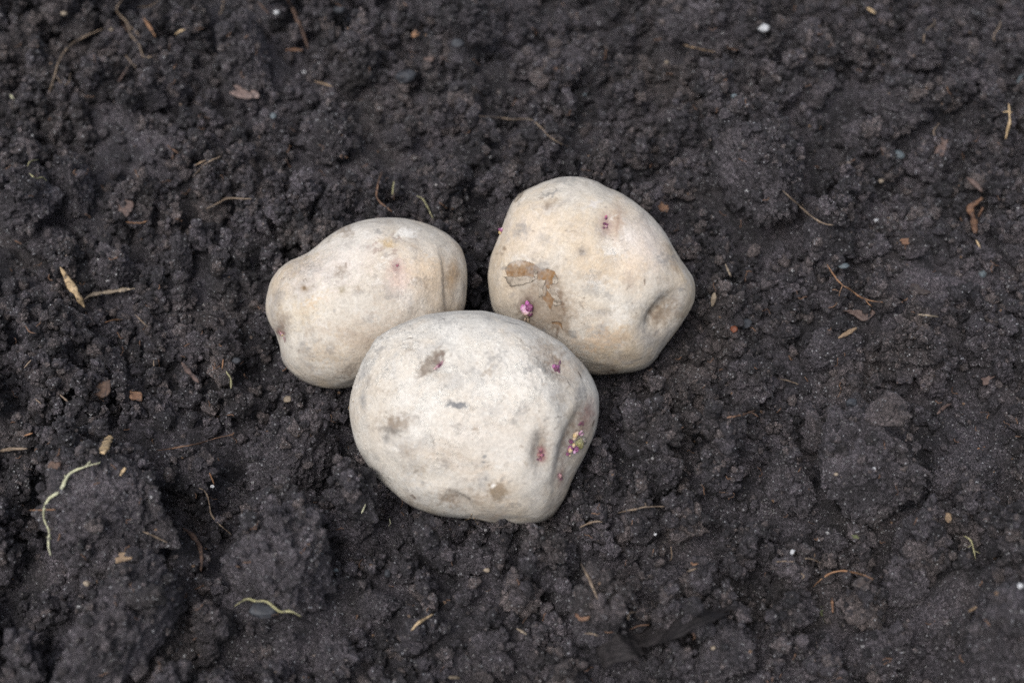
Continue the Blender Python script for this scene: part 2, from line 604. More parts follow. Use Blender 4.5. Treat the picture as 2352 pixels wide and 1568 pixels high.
    def finish(s, label, mat):
        s.grime()
        V = s.V
        # knobbly skin: low lumps and a fine crust of dried earth
        S3 = (V - s.ctr) / .01
        s.V = V + s.N * (.00008 * fbm(S3 * 1.1, 3, 31) + .00005 * fbm(S3 * 6, 3, 33)
                         + .00045 * s.crust * np.maximum(fbm(S3 * 9, 3, 35) - .12, 0))[:, None]
        rgbs = s.stain[:, :3] / np.maximum(s.stain[:, 3:4], 1e-4)
        lo = s.V[s.V[:, 2].argmin()]
        loc = (s.ctr[0], s.ctr[1], float(lo[2]))
        s.obj = make_mesh("potato", s.V, s.F, mat, loc,
                          {"stain": np.c_[rgbs, np.ones(len(V))], "stain_a": s.stain[:, 3], "crust": s.crust})
        tag(s.obj, label, "potato", "three seed potatoes")
        return s.obj


def skin_material(name, pale, warm, grey, warm_amt, grey_amt):
    m, t, b = new_mat(name)
    g = G(t)
    c = g.mix(g.ramp(g.noise(28, 4, .6, .6), .40, .66), rgb(*pale), rgb(*warm)) if warm_amt >= 1 else \
        g.mix(g.m('MULTIPLY', g.ramp(g.noise(28, 4, .6, .6), .40, .66), warm_amt), rgb(*pale), rgb(*warm))
    blot = g.ramp(g.noise(75, 5, .68, .4), .47, .68)
    c = g.mix(g.m('MULTIPLY', blot, grey_amt), c, rgb(*grey))
    c = g.mix(g.m('MULTIPLY', g.ramp(g.noise(44, 5, .7, .8), .53, .70), .6), c, rgb(.385, .31, .235))
    dust = g.ramp(g.noise(160, 5, .7), .52, .68)
    c = g.mix(g.m('MULTIPLY', dust, .5), c, rgb(.62, .60, .565))
    spk = g.ramp(g.noise(520, 4, .75), .60, .74)
    c = g.mix(g.m('MULTIPLY', spk, .30), c, rgb(.34, .29, .25))
    st = g.attr("stain"); sa = g.attr("stain_a")["Fac"]
    brk = g.ramp(g.noise(330, 4, .7), .30, .55, .80, 1.0)
    c = g.mix(g.m('MULTIPLY', sa, brk), c, st["Color"])
    cr = g.attr("crust")["Fac"]
    ct = g.m('MULTIPLY', cr, g.ramp(g.noise(210, 5, .74), .50, .68))
    c = g.mix(g.m('MULTIPLY', ct, .6), c, rgb(.66, .645, .60))
    dk = g.m('MULTIPLY', cr, g.ramp(g.noise(150, 5, .76), .50, .74))
    c = g.mix(g.m('MULTIPLY', dk, .5), c, rgb(.42, .40, .37))
    fine = g.noise(1050, 3, .8)
    c = g.mix(1.0, c, g.mix(g.ramp(fine, .3, .7), rgb(.84, .835, .83), rgb(1.07, 1.07, 1.07)), 'MULTIPLY')
    t.links.new(c, b.inputs["Base Color"])
    b.inputs["Roughness"].default_value = .88
    b.inputs["Specular IOR Level"].default_value = .18
    b.inputs["Subsurface Weight"].default_value = .0
    n1 = g.bump(g.noise(330, 5, .7), .00011, .6)
    n2 = g.bump(ct, .00035, .8, n1)
    n3 = g.bump(g.noise(1300, 3, .7), .00009, .7, n2)
    t.links.new(n3, b.inputs["Normal"])
    return m


ZL = (1000, 820, 2.0105); ZR = (1850, 650, 1.742); ZF = (1350, 1200, 1.6864)
OUT_L = [(1750, 560), (1735, 440), (1690, 330), (1600, 240), (1500, 180), (1400, 140), (1280, 112), (1170, 100), (1050, 102), (920, 120), (780, 165), (680, 215), (600, 270), (520, 340), (430, 395), (320, 440), (240, 500), (175, 590), (145, 680), (128, 770), (130, 870), (160, 960), (205, 1040), (232, 1130), (250, 1230), (300, 1310), (380, 1385), (480, 1440), (600, 1472), (700, 1480), (810, 1468), (950, 1425), (1150, 1345), (1350, 1235), (1530, 1090), (1660, 960), (1722, 850), (1745, 700)]
OUT_R = [(180, 850), (176, 780), (182, 730), (198, 650), (225, 580), (250, 520), (275, 450), (300, 370), (330, 300), (370, 245), (440, 190), (530, 150), (620, 118), (700, 98), (790, 97), (870, 108), (950, 135), (1020, 175), (1110, 215), (1200, 275), (1280, 340), (1350, 410), (1420, 500), (1470, 590), (1520, 670), (1570, 740), (1605, 800), (1618, 880), (1608, 980), (1570, 1060), (1510, 1150), (1450, 1230), (1395, 1300), (1350, 1370), (1280, 1430), (1200, 1460), (1100, 1473), (1000, 1478), (900, 1477), (780, 1445), (650, 1385), (520, 1305), (400, 1210), (300, 1120), (225, 1045), (195, 960)]
OUT_F = [(830, 70), (700, 80), (600, 97), (480, 135), (380, 180), (300, 225), (250, 270), (210, 340), (170, 410), (140, 480), (115, 550), (95, 620), (80, 710), (85, 800), (105, 900), (135, 1000), (190, 1090), (240, 1170), (310, 1240), (380, 1300), (440, 1350), (520, 1400), (600, 1430), (700, 1458), (800, 1468), (900, 1475), (960, 1485), (1040, 1505), (1120, 1518), (1210, 1521), (1300, 1515), (1390, 1495), (1460, 1450), (1510, 1380), (1550, 1310), (1580, 1230), (1610, 1160), (1650, 1090), (1690, 1010), (1730, 920), (1755, 830), (1765, 740), (1760, 640), (1735, 560), (1700, 490), (1650, 420), (1590, 360), (1520, 290), (1440, 240), (1350, 190), (1250, 140), (1130, 105), (1000, 75), (930, 71)]

YEL = (.60, .38, .15); ORG = (.46, .24, .085); BRN = (.24, .155, .10); BRN2 = (.36, .26, .18); GRY = (.26, .26, .27)
BLG = (.22, .23, .25); PUR = (.22, .05, .14); PNK = (.50, .30, .28); WHT = (.80, .78, .74); CRM = (.72, .58, .40)

# ---- the front one
pf = Potato(OUT_F, ZF, .80, .007, seed=3)
pf.dent(650, 425, 150, 55, 42, 25, 2, .1)
pf.dent(680, 440, 38, 24, 42, 16)
pf.dent(1470, 450, 105, 58, -25, 44, 2.2)
pf.dent(1500, 1180, 260, 60, 80, 10)
pg = pf.fold([(1700, 650), (1640, 760), (1580, 880), (1530, 1000), (1505, 1130), (1490, 1290)], 125, 33, -1)
pf.dent(1368, 1010, 50, 118, 0, 36, 2.2)
pf.dent(1300, 700, 300, 200, 0, -22)
pf.dent(1460, 940, 70, 260, 8, -16)
pfb = pf.fold([(735, 1285), (800, 1325), (870, 1380), (930, 1455)], 75, 20, 1)
pf.dent(835, 1365, 90, 50, -28, 24, 2.2, .05)
pf.dent(640, 1180, 260, 60, -20, 8)
pf.refresh(); pf.N = normals(pf.V, pf.F)
pf.soft(400, 500, 300, 330, 0, (.70, .69, .66), .35)
pf.soft(1150, 500, 350, 300, 0, WHT, .30)
pf.soft(1000, 950, 420, 260, 0, (.62, .52, .43), .30)
pf.soft(620, 1200, 320, 110, -30, (.58, .49, .38), .35)
pf.soft(300, 1000, 120, 260, 20, (.62, .55, .46), .3)
pf.spot(640, 420, 132, 50, 45, (.33, .27, .22), .9, .3, .25)
pf.spot(690, 400, 50, 32, 50, (.25, .18, .15), .6, .4)
pf.spot(685, 440, 40, 17, 45, PUR, .6, .5)
pf.soft(1480, 430, 115, 75, -35, (.36, .26, .19), .9)
pf.soft(1400, 320, 90, 55, -35, (.48, .37, .27), .6)
pf.soft(1600, 480, 70, 80, -45, (.52, .42, .32), .5)
pf.paint(pg ** 1.5 * (.75 + .5 * pf.w1), (.36, .26, .19), .75)
pf.soft(1690, 770, 50, 100, -15, (.36, .16, .14), .65)
pf.soft(1640, 860, 45, 60, -20, (.33, .22, .15), .6)
pf.spot(1640, 830, 24, 12, 20, PUR, .7)
pf.soft(1510, 1190, 22, 80, -5, (.26, .14, .10), .7)
pf.spot(1500, 1190, 14, 30, 0, PUR, .5)
pf.soft(1372, 1005, 58, 115, 0, (.31, .23, .175), .95)
pf.spot(1375, 1040, 30, 55, 5, (.36, .15, .16), .75)
pf.paint(.4 * pfb ** 1.6 * (.8 + .5 * pf.w2), (.30, .21, .14), .6)
pf.soft(760, 1340, 90, 45, -25, (.34, .24, .16), .8)
pf.soft(940, 1330, 110, 40, -20, (.45, .35, .26), .5)
pf.spot(1080, 1292, 60, 58, 0, (.36, .27, .18), .8, .3, .6)
pf.spot(1050, 1250, 16, 10, 60, WHT, .8)
pf.spot(805, 708, 72, 19, -3, (.20, .215, .24), .85, .35, .25)
pf.spot(770, 690, 28, 12, -30, (.20, .21, .235), .6)
pf.soft(175, 670, 20, 60, 0, (.28, .29, .31), .6)
pf.soft(400, 840, 125, 65, 10, (.36, .28, .21), .85)
pf.spot(370, 880, 75, 25, -10, (.24, .22, .20), .65, .6)
pf.spot(330, 930, 25, 40, 0, (.26, .26, .26), .5, .6)
pf.spot(515, 1325, 26, 9, -35, (.18, .10, .07), .8, .3)
pf.spot(992, 1055, 15, 13, 0, (.24, .25, .27), .8, .4)
pf.spot(985, 1092, 13, 10, 0, (.26, .27, .29), .7, .4)
for (x, y, a, b_, an, al) in [(1110, 1205, 20, 12, 60, .5), (1000, 1205, 24, 9, 0, .4), (1170, 1215, 26, 8, 30, .4), (1190, 820, 25, 18, 0, .4), (1180, 1390, 80, 10, 15, .4), (290, 330, 36, 16, 30, .5),
                                (700, 150, 90, 12, 10, .35), (580, 1230, 22, 12, 0, .4), (1410, 800, 26, 10, 20, .45), (1350, 930, 16, 40, 0, .4), (340, 470, 10, 8, 0, .8), (530, 1155, 16, 8, 40, .6), (210, 550, 16, 40, 0, .4), (1280, 470, 40, 24, 0, .4), (900, 480, 50, 22, 0, .3)]:
    pf.spot(x, y, a, b_, an, GRY, al, .6, .6)
for (x, y, a, b_, an) in [(1635, 505, 5, 32, 25), (1725, 830, 5, 26, -20), (485, 258, 26, 4, 10), (1340, 390, 30, 3.5, -30), (1180, 155, 50, 3, -12), (1560, 560, 28, 3, -60), (640, 940, 3.5, 40, 20), (1480, 790, 60, 3, 12)]:
    pf.spot(x, y, a, b_, an, (.13, .10, .08), .8, .3, .1)
pf.crust = np.clip(np.exp(-pf.ell(420, 430, 330, 330, 0, .5) ** 2) + .9 * np.exp(-pf.ell(1020, 560, 420, 260, 0, .5) ** 2)
                   + .8 * np.exp(-pf.ell(680, 1000, 90, 160, 0, .5) ** 2) + .5 * np.exp(-pf.ell(1300, 480, 200, 180, 0, .5) ** 2) + .12, 0, 1) * pf.front
pf.dent(482, 240, 20, 14, 10, -7, 2, .3); pf.dent(580, 240, 26, 20, 0, -5, 2, .4); pf.dent(430, 210, 15, 10, 0, -4, 2, .4)
pf.dent(690, 1000, 16, 60, 20, -4, 2, .4)
pf.weather(80, 5, (120, 100, 1740, 1500))
M_SKIN_F = skin_material("dusty_skin", (.57, .55, .51), (.48, .42, .345), (.35, .34, .325), .95, .85)
pf.finish("big pale dusty potato in front of the other two, deep folded eyes at one end", M_SKIN_F)

# ---- the left one
pl = Potato(OUT_L, ZL, .92, .007, seed=8)
plf = pl.fold([(1520, 330), (1562, 420), (1585, 560), (1588, 700), (1600, 850), (1640, 950)], 85, 30, -1)
pl.dent(1190, 485, 38, 34, 0, 14)
pl.dent(1120, 330, 110, 60, 30, 9)
pl.dent(250, 1035, 55, 85, -15, 26)
pl.dent(560, 420, 230, 80, 35, 12)
pl.dent(620, 700, 200, 80, 15, -6)
pl.refresh(); pl.N = normals(pl.V, pl.F)
pl.soft(430, 860, 190, 110, 25, (.62, .51, .36), .5)
pl.soft(520, 780, 120, 22, 28, (.66, .42, .20), .45)
pl.soft(1400, 520, 150, 180, 0, (.72, .55, .38), .55)
pl.soft(640, 1190, 200, 90, 0, (.60, .45, .28), .5)
pl.soft(800, 1330, 130, 50, 20, (.33, .24, .17), .65)
pl.soft(1090, 1000, 400, 150, 25, (.56, .45, .36), .45)
pl.soft(700, 500, 400, 130, 20, (.70, .62, .58), .4)
pl.soft(800, 280, 240, 90, 30, (.64, .61, .57), .4)
pl.soft(1200, 600, 90, 110, 0, (.66, .48, .43), .5)
pl.paint(plf ** 2 * (.7 + .5 * pl.w1), (.52, .38, .25), .4)
pl.spot(1630, 560, 40, 125, -6, (.48, .30, .14), .7, .8, .4)
pl.spot(1115, 312, 58, 40, -15, (.58, .42, .22), .75, .7, .5)
for (x, y, a, b_, an) in [(990, 320, 70, 10, 30), (1030, 360, 50, 12, 20), (1180, 265, 60, 10, -30), (1150, 385, 45, 10, 30)]:
    pl.spot(x, y, a, b_, an, (.40, .27, .23), .55, .6, .5)
pl.spot(1250, 225, 80, 40, 0, WHT, .7, .5)
pl.soft(1180, 490, 45, 60, 0, (.45, .20, .19), .7)
pl.spot(1188, 487, 16, 13, 0, (.20, .05, .07), .85, .5)
pl.spot(437, 670, 13, 16, 0, (.12, .06, .03), .95, .35, .1)
pl.soft(437, 668, 34, 28, 0, (.42, .30, .18), .7)
pl.soft(738, 688, 22, 22, 0, (.36, .30, .18), .7)
pl.spot(772, 482, 10, 22, 0, (.36, .27, .22), .6)
pl.spot(510, 655, 14, 10, 0, (.40, .33, .26), .6)
pl.soft(245, 1000, 40, 90, -10, (.36, .23, .17), .75)
pl.spot(250, 1030, 30, 22, 0, (.30, .12, .13), .7)
pl.spot(282, 1085, 10, 24, 0, (.20, .08, .08), .6)
for (x, y, a, b_, an, al) in [(1040, 215, 50, 14, -20, .5), (1130, 740, 50, 16, 0, .4), (960, 910, 60, 26, 20, .35), (880, 700, 50, 22, 0, .35), (230, 740, 45, 60, 0, .35), (420, 1110, 30, 22, 0, .4), (470, 1150, 20, 14, 0, .5), (430, 500, 100, 14, 30, .35), (1290, 800, 20, 60, 0, .3), (540, 1090, 40, 16, 0, .3), (700, 560, 80, 30, 20, .25)]:
    pl.spot(x, y, a, b_, an, GRY, al, .7, .6)
pl.crust = np.clip(.5 * np.exp(-pl.ell(1300, 600, 250, 250, 0, .5) ** 2) + .4 * np.exp(-pl.ell(450, 500, 250, 120, 20, .5) ** 2) + .08, 0, 1) * pl.front
pl.weather(60, 6, (150, 120, 1740, 1450))
M_SKIN_L = skin_material("tan_skin", (.53, .497, .445), (.46, .38, .285), (.34, .315, .29), .95, .8)
pl.finish("smaller oblong potato lying on its side with an orange patch on its shoulder", M_SKIN_L)

# ---- the right one
pr = Potato(OUT_R, ZR, .86, .007, seed=14)
pr.dent(1385, 1050, 150, 82, 52, 78, 2.2)
pr.dent(1345, 1090, 60, 36, 55, 22)
pr.dent(1560, 900, 90, 130, 0, -10)
pr.dent(1230, 900, 130, 200, 10, -12)
pr.dent(1010, 425, 70, 100, 0, 24)
pr.dent(1080, 520, 30, 120, 20, -6)
pr.dent(830, 640, 60, 60, 0, 7)
pr.dent(455, 1020, 75, 95, 0, 14)
pr.dent(640, 1100, 90, 60, 0, 7)
pr.dent(300, 330, 40, 80, 20, 6)
pr.refresh(); pr.N = normals(pr.V, pr.F)
pr.soft(830, 480, 190, 150, 0, (.62, .49, .34), .5)
pr.soft(930, 720, 200, 110, -10, (.62, .46, .29), .5)
pr.soft(1180, 720, 120, 180, 0, (.72, .56, .40), .45)
pr.soft(940, 1240, 200, 60, 10, (.66, .46, .29), .55)
pr.soft(300, 900, 130, 200, 0, (.60, .50, .38), .55)
pr.soft(450, 480, 200, 160, 0, (.70, .61, .52), .5)
pr.soft(1300, 560, 110, 200, 20, (.68, .60, .56), .5)
pr.soft(1160, 540, 70, 110, 0, (.76, .70, .66), .6)
pr.soft(1400, 1030, 130, 78, 52, (.38, .285, .20), .85)
pr.soft(1350, 1075, 50, 50, 50, (.26, .18, .12), .6)
pr.soft(1080, 400, 50, 110, -5, (.55, .38, .28), .65)
pr.spot(1075, 470, 10, 110, -10, (.44, .25, .20), .25, .9, .6)
pr.soft(1000, 430, 40, 70, 0, (.36, .20, .22), .7)
pr.spot(1045, 610, 55, 30, 0, (.66, .64, .61), .6, .8, .8)
pr.soft(600, 880, 150, 190, 0, (.42, .32, .22), .6)
pr.soft(835, 625, 38, 38, 0, (.26, .24, .24), .7)
pr.soft(480, 1040, 150, 110, -20, (.45, .35, .25), .65)
pr.soft(660, 1080, 110, 120, 0, (.45, .35, .26), .7)
pr.soft(450, 900, 100, 60, 0, (.50, .40, .30), .5)
pr.spot(455, 1000, 62, 72, 0, (.20, .13, .10), .7, .5)
pr.spot(440, 1090, 60, 22, 20, (.16, .12, .10), .6, .5)
PEEL = [[(308, 792), (300, 745), (330, 705), (380, 683), (440, 688), (510, 712), (555, 748), (600, 742), (640, 760), (664, 800), (640, 835), (608, 850), (606, 890), (628, 940), (640, 965), (622, 1000), (614, 1030), (590, 985), (562, 955), (556, 935), (582, 930), (586, 880), (574, 830), (540, 815), (515, 800), (440, 790), (370, 795)],
        [(618, 1120), (650, 1106), (690, 1120), (698, 1165), (670, 1128)]]
for (x, y, a, b_, an, al) in [(560, 900, 60, 110, 20, .55), (670, 960, 40, 110, 12, .7), (690, 1080, 50, 90, -10, .7), (600, 1090, 90, 50, 0, .45), (520, 870, 50, 30, 0, .45), (650, 850, 40, 60, 0, .5), (720, 1150, 24, 60, 10, .6)]:
    pr.spot(x, y, a, b_, an, (.40, .31, .23), al, .8, .8)
for k_, pol in enumerate(PEEL):
    mk = in_poly(pr.zx + pr.w1 * 5, pr.zy + pr.w2 * 5, pol).astype(float)
    pr.V -= pr.N * (pr.front * mk * 4.5 * pr.mm)[:, None]
    pr.paint(mk * (.85 + .35 * pr.w2), (.33, .17, .06), .97)
    ed = in_poly(pr.zx + pr.w1 * 5 + 5, pr.zy + pr.w2 * 5 + 5, pol).astype(float) * (1 - mk) + in_poly(pr.zx + pr.w1 * 5 - 5, pr.zy + pr.w2 * 5 - 5, pol).astype(float) * (1 - mk)
    pr.paint(np.clip(ed, 0, 1), (.16, .11, .08), .7)  # brown scuffed rim of the peel, with edge shading painted into it
pr.spot(420, 712, 50, 16, 0, (.50, .36, .22), .5, .9)

for (x, y, a, b_, an, al, c_) in [(620, 215, 60, 16, 15, .6, GRY), (590, 300, 30, 30, 0, .5, BRN), (650, 260, 40, 12, 0, .4, BRN), (545, 250, 24, 8, 0, .5, BRN), (295, 740, 26, 14, 0, .6, GRY), (765, 1190, 26, 30, 60, .5, BLG), (900, 890, 70, 40, 0, .35, GRY), (1160, 820, 50, 60, 0, .35, (.40, .33, .32)),
                                    (1270, 830, 8, 24, 0, .7, BRN), (740, 125, 90, 20, 0, .5, (.40, .40, .38)), (1040, 1452, 40, 8, 0, .8, BRN), (920, 290, 50, 24, 20, .4, (.60, .60, .62)), (1000, 1040, 50, 24, 0, .4, GRY), (290, 597, 12, 18, 20, .7, BRN), (940, 1185, 30, 10, 0, .4, GRY), (1180, 1000, 60, 30, 0, .25, GRY), (1480, 730, 24, 40, 30, .5, BRN2), (420, 450, 40, 24, 0, .3, GRY),
                                    (1500, 1060, 40, 26, 0, .45, BRN2), (490, 1130, 70, 22, -30, .5, BRN), (680, 940, 16, 50, 15, .6, BRN), (660, 1180, 8, 50, -10, .7, BRN), (700, 1000, 10, 60, 10, .6, BRN)]:
    pr.spot(x, y, a, b_, an, c_, al, .65, .6)
pr.spot(390, 238, 48, 11, 45, (.15, .10, .06), .8, .4, .3)
pr.spot(308, 350, 10, 40, -15, (.24, .15, .09), .7, .4)
pr.crust = np.clip(.35 * np.exp(-pr.ell(900, 850, 300, 300, 0, .5) ** 2) + .5 * np.exp(-pr.ell(1050, 600, 90, 60, 0, .5) ** 2) + .08, 0, 1) * pr.front
pr.weather(60, 7, (190, 120, 1600, 1450))
M_SKIN_R = skin_material("yellowish_skin", (.535, .50, .445), (.49, .40, .29), (.35, .325, .30), .9, .75)
pr.finish("round yellowish potato with peeling skin patch, purple sprout and deep dimple on its side", M_SKIN_R)

# the bodies of the potatoes also keep the crumbs below them


def sprout_mat():
    m, t, b = new_mat("sprout_skin")
    g = G(t)
    a = g.attr("tip")
    c = g.mix(g.ramp(g.noise(1400, 3, .6), .4, .62, 0, .25), a["Color"], rgb(.20, .05, .13))
    t.links.new(c, b.inputs["Base Color"])
    b.inputs["Roughness"].default_value = .45
    b.inputs["Subsurface Weight"].default_value = .15
    b.inputs["Subsurface Radius"].default_value = (.002, .001, .001)
    b.inputs["Subsurface Scale"].default_value = .5
    t.links.new(g.bump(g.noise(1600, 2), .0002, .6), b.inputs["Normal"])
    return m


M_SPROUT = sprout_mat()


def sprout(po, name, nubs, label=None, big=False):
    """nubs: crop x, y, rx px, ry px, angle, height px, colour a, colour b - small pointed buds fused in one part"""
    VV, FF, CC, o = [], [], [], 0
    S, F = ico(4)
    for k, (x, y, rx, ry, ang, lift, ca, cb) in enumerate(nubs):
        p, n = po.surf(x, y)
        r1 = RIGHT - n * (RIGHT @ n); r1 /= np.linalg.norm(r1)
        r2 = np.cross(n, r1)
        if r2 @ UP < 0: r2 = -r2
        c, s_ = math.cos(R(ang)), math.sin(R(ang))
        e1 = c * r1 + s_ * r2; e2 = -s_ * r1 + c * r2
        q = S * (1 + .26 * fbm(S * 2.4 + k * 3.1, 3, 50 + k))[:, None]
        pt = 1 - .35 * np.clip(q[:, 0], 0, 1)
        if name == 'sprout' and not big: rx, ry, lift = rx * .86, ry * .86, lift * .55
        L = (q[:, :1] * rx) * e1 + (q[:, 1:2] * pt[:, None] * ry) * e2 + (q[:, 2:3] * pt[:, None] * (ry * .9)) * n
        VV.append(p + n * lift * po.mm + L * po.mm)
        t = sstep(-.6, .7, q[:, 0] + .35 * fbm(S * 3, 2, 9))[:, None]
        col = np.array(ca) * (1 - t) + np.array(cb) * t
        CC.append(np.c_[col, np.ones(len(col))])
        FF.append(F + o); o += len(S)
    V = np.concatenate(VV)
    ob = make_mesh(name, V, np.concatenate(FF), M_SPROUT, V.mean(0), {"tip": np.concatenate(CC)}, True, po.obj)
    if label: ob["label"] = label
    return ob


P_ = (.22, .07, .16); PD = (.11, .04, .07); PW = (.72, .52, .60); YL = (.50, .38, .18); CR = (.52, .42, .29); GN = (.22, .22, .08)
sprout(pr, "sprout", [(455, 1030, 44, 38, -80, 16, (.58, .36, .50), CR), (478, 1000, 34, 26, 60, 20, P_, P_), (430, 1008, 26, 22, 110, 14, P_, (.50, .2, .42)), (462, 970, 24, 16, 95, 22, P_, (.45, .12, .36)), (470, 1050, 18, 28, -85, 10, PD, P_), (440, 1090, 30, 7, -95, 6, (.55, .45, .35), (.60, .5, .40)), (462, 1092, 28, 8, -85, 6, CR, CR)],
       "bulbous white and purple sprout beside the peeled patch", True)
sprout(pr, "sprout", [(1001, 386, 20, 11, 80, 4, PD, (.55, .16, .26)), (990, 430, 16, 10, 20, 3, PD, P_), (1004, 448, 14, 9, -60, 3, (.5, .3, .34), PD), (985, 455, 10, 8, 0, 2, PD, PD), (1010, 432, 12, 8, 40, 3, PD, P_)],
       "small dark red bud in the upper eye")
sp3 = sprout(pr, "sprout", [(268, 490, 34, 15, 110, 12, YL, YL), (264, 470, 26, 13, 95, 18, P_, (.62, .35, .50)), (280, 470, 20, 12, 60, 12, P_, PW)],
             "yellow and pink sprout standing off the potato's far edge")
sprout(pf, "sprout", [(1478, 460, 34, 22, 60, 8, PD, (.36, .12, .30)), (1462, 445, 22, 16, 40, 8, (.34, .12, .28), P_), (1494, 425, 22, 7, 80, 12, PD, (.12, .06, .12)), (1490, 480, 18, 12, -60, 5, PD, PD)],
       "dark purple pointed bud in the shoulder eye")
sprout(pf, "sprout", [(1560, 1000, 24, 20, 100, 14, P_, P_), (1552, 1005, 17, 15, 90, 24, CR, YL), (1575, 975, 14, 12, 70, 24, CR, YL), (1582, 1020, 14, 11, -70, 20, (.6, .35, .55), PW), (1545, 1030, 15, 13, -120, 16, PD, P_), (1600, 1000, 26, 22, 20, 8, P_, (.3, .15, .25)), (1565, 950, 20, 14, 140, 12, P_, PD),
                      (1600, 905, 26, 16, 40, 14, YL, (.62, .50, .40)), (1625, 892, 24, 8, 25, 18, P_, PW), (1640, 900, 20, 6, 10, 14, PW, (.5, .2, .4)), (1595, 925, 20, 12, 0, 12, CR, P_), (1560, 1040, 12, 9, -80, 12, CR, CR)],
       "cluster of purple and cream buds in the deepest fold", True)
sprout(pf, "sprout", [(1628, 965, 42, 44, 60, 4, GN, (.26, .27, .14)), (1655, 945, 30, 34, 30, 2, (.14, .14, .12), (.24, .24, .20))],
       "blunt green and grey shoot base in the deepest fold")
sprout(pf, "sprout", [(1372, 1010, 18, 12, 70, 4, PD, (.30, .14, .14)), (1360, 1040, 16, 12, 150, 4, (.34, .20, .17), (.28, .13, .13)), (1385, 1045, 16, 12, 20, 4, (.40, .15, .2), PD), (1370, 1070, 16, 10, -80, 3, PD, (.45, .25, .25)), (1350, 1072, 10, 8, 0, 2, PD, P_)],
       "flat reddish bud in the narrow upright eye")
sprout(pf, "sprout", [(672, 445, 18, 12, 40, 3, (.42, .30, .32), (.30, .14, .18)), (700, 425, 20, 10, 50, 3, PD, (.34, .2, .22)), (660, 460, 14, 9, 20, 2, (.5, .38, .36), (.3, .15, .18)), (690, 450, 10, 8, 0, 2, PD, PD)],
       "tiny dull purple bud in the long slanting eye")
sprout(pf, "sprout", [(1635, 830, 20, 9, 20, 1, PD, (.26, .10, .13)), (1655, 838, 12, 7, -20, 1, PD, (.30, .16, .17))], "thin crimson bud high in the end fold")
sprout(pf, "sprout", [(1500, 1185, 11, 20, 0, 1, (.34, .2, .2), (.2, .09, .1)), (1510, 1205, 9, 9, 0, 0, PD, PD)], "pinkish bud low in the end fold")
sprout(pl, "sprout", [(255, 1035, 26, 12, 20, 3, (.34, .14, .18), (.4, .3, .3)), (265, 1045, 12, 9, 0, 5, (.45, .42, .12), YL), (245, 1025, 20, 5, 150, 4, (.3, .12, .14), (.4, .25, .22)), (275, 1070, 14, 6, -70, 2, PD, (.35, .2, .2))],
       "small purple and yellow bud in the hollow end")
sprout(pl, "sprout", [(1185, 485, 14, 11, 30, 1, (.24, .07, .10), (.36, .14, .16))], "dark red bud in the top eye")

M_FLAP = plain_mat("papery_skin", (.20, .165, .13), (.38, .33, .27), 350, .7, cling=0)


def flap(po, quad, lifts, label=None):
    n = 9
    P = []; NN = []
    for (x, y) in quad:
        p, nn = po.surf(x, y); P.append(p); NN.append(nn)
    V = []
    for i in range(n):
        for j in range(n):
            u, v = i / (n - 1), j / (n - 1)
            wq = [(1 - u) * (1 - v), u * (1 - v), u * v, (1 - u) * v]
            x = sum(w_ * q[0] for w_, q in zip(wq, quad)); y = sum(w_ * q[1] for w_, q in zip(wq, quad))
            x += 3 * math.sin(9 * v + x * .1); y += 3 * math.sin(8 * u + y * .13)
            p, nn = po.surf(x, y)
            l = sum(w_ * l_ for w_, l_ in zip(wq, lifts)) + 1.5 * math.sin(5 * u + 3 * v)
            V.append(p + nn * (l + 1.2) * po.mm)
    V = np.array(V); nm = np.mean(NN, 0)
    V2 = V - nm * 1.2 * po.mm
    F = []
    for i in range(n - 1):
        for j in range(n - 1):
            a = i * n + j
            F.append((a, a + 1, a + n + 1, a + n)); F.append((a + n * n + n, a + n * n + n + 1, a + n * n + 1, a + n * n))
    ring = [i * n for i in range(n)] + [(n - 1) * n + j for j in range(1, n)] + [i * n + n - 1 for i in range(n - 2, -1, -1)] + [j for j in range(n - 2, 0, -1)]
    for a, b in zip(ring, ring[1:] + ring[:1]):
        F.append((a, b, b + n * n, a + n * n))
    o = make_mesh("skin_flap", np.r_[V, V2], F, M_FLAP, V.mean(0), None, True, po.obj)
    if label: o["label"] = label


flap(pr, [(296, 796), (512, 806), (486, 826), (345, 864)], [9, 6, 12, 14], "long curled flap of papery skin")
flap(pr, [(500, 750), (520, 756), (522, 812), (505, 808)], [8, 4, 3, 8])
flap(pr, [(528, 824), (578, 818), (556, 915), (536, 945)], [7, 5, 3, 6])
flap(pr, [(640, 780), (655, 790), (668, 838), (624, 852)], [6, 3, 2, 7])
flap(pr, [(584, 882), (632, 878), (692, 972), (652, 965)], [8, 4, 2, 6])
flap(pr, [(625, 955), (650, 968), (690, 985), (640, 1000)], [5, 4, 2, 3])
flap(pr, [(385, 225), (430, 205), (400, 250), (362, 285)], [3, 3, 2, 2], "brown scab of dry skin on the shoulder") 

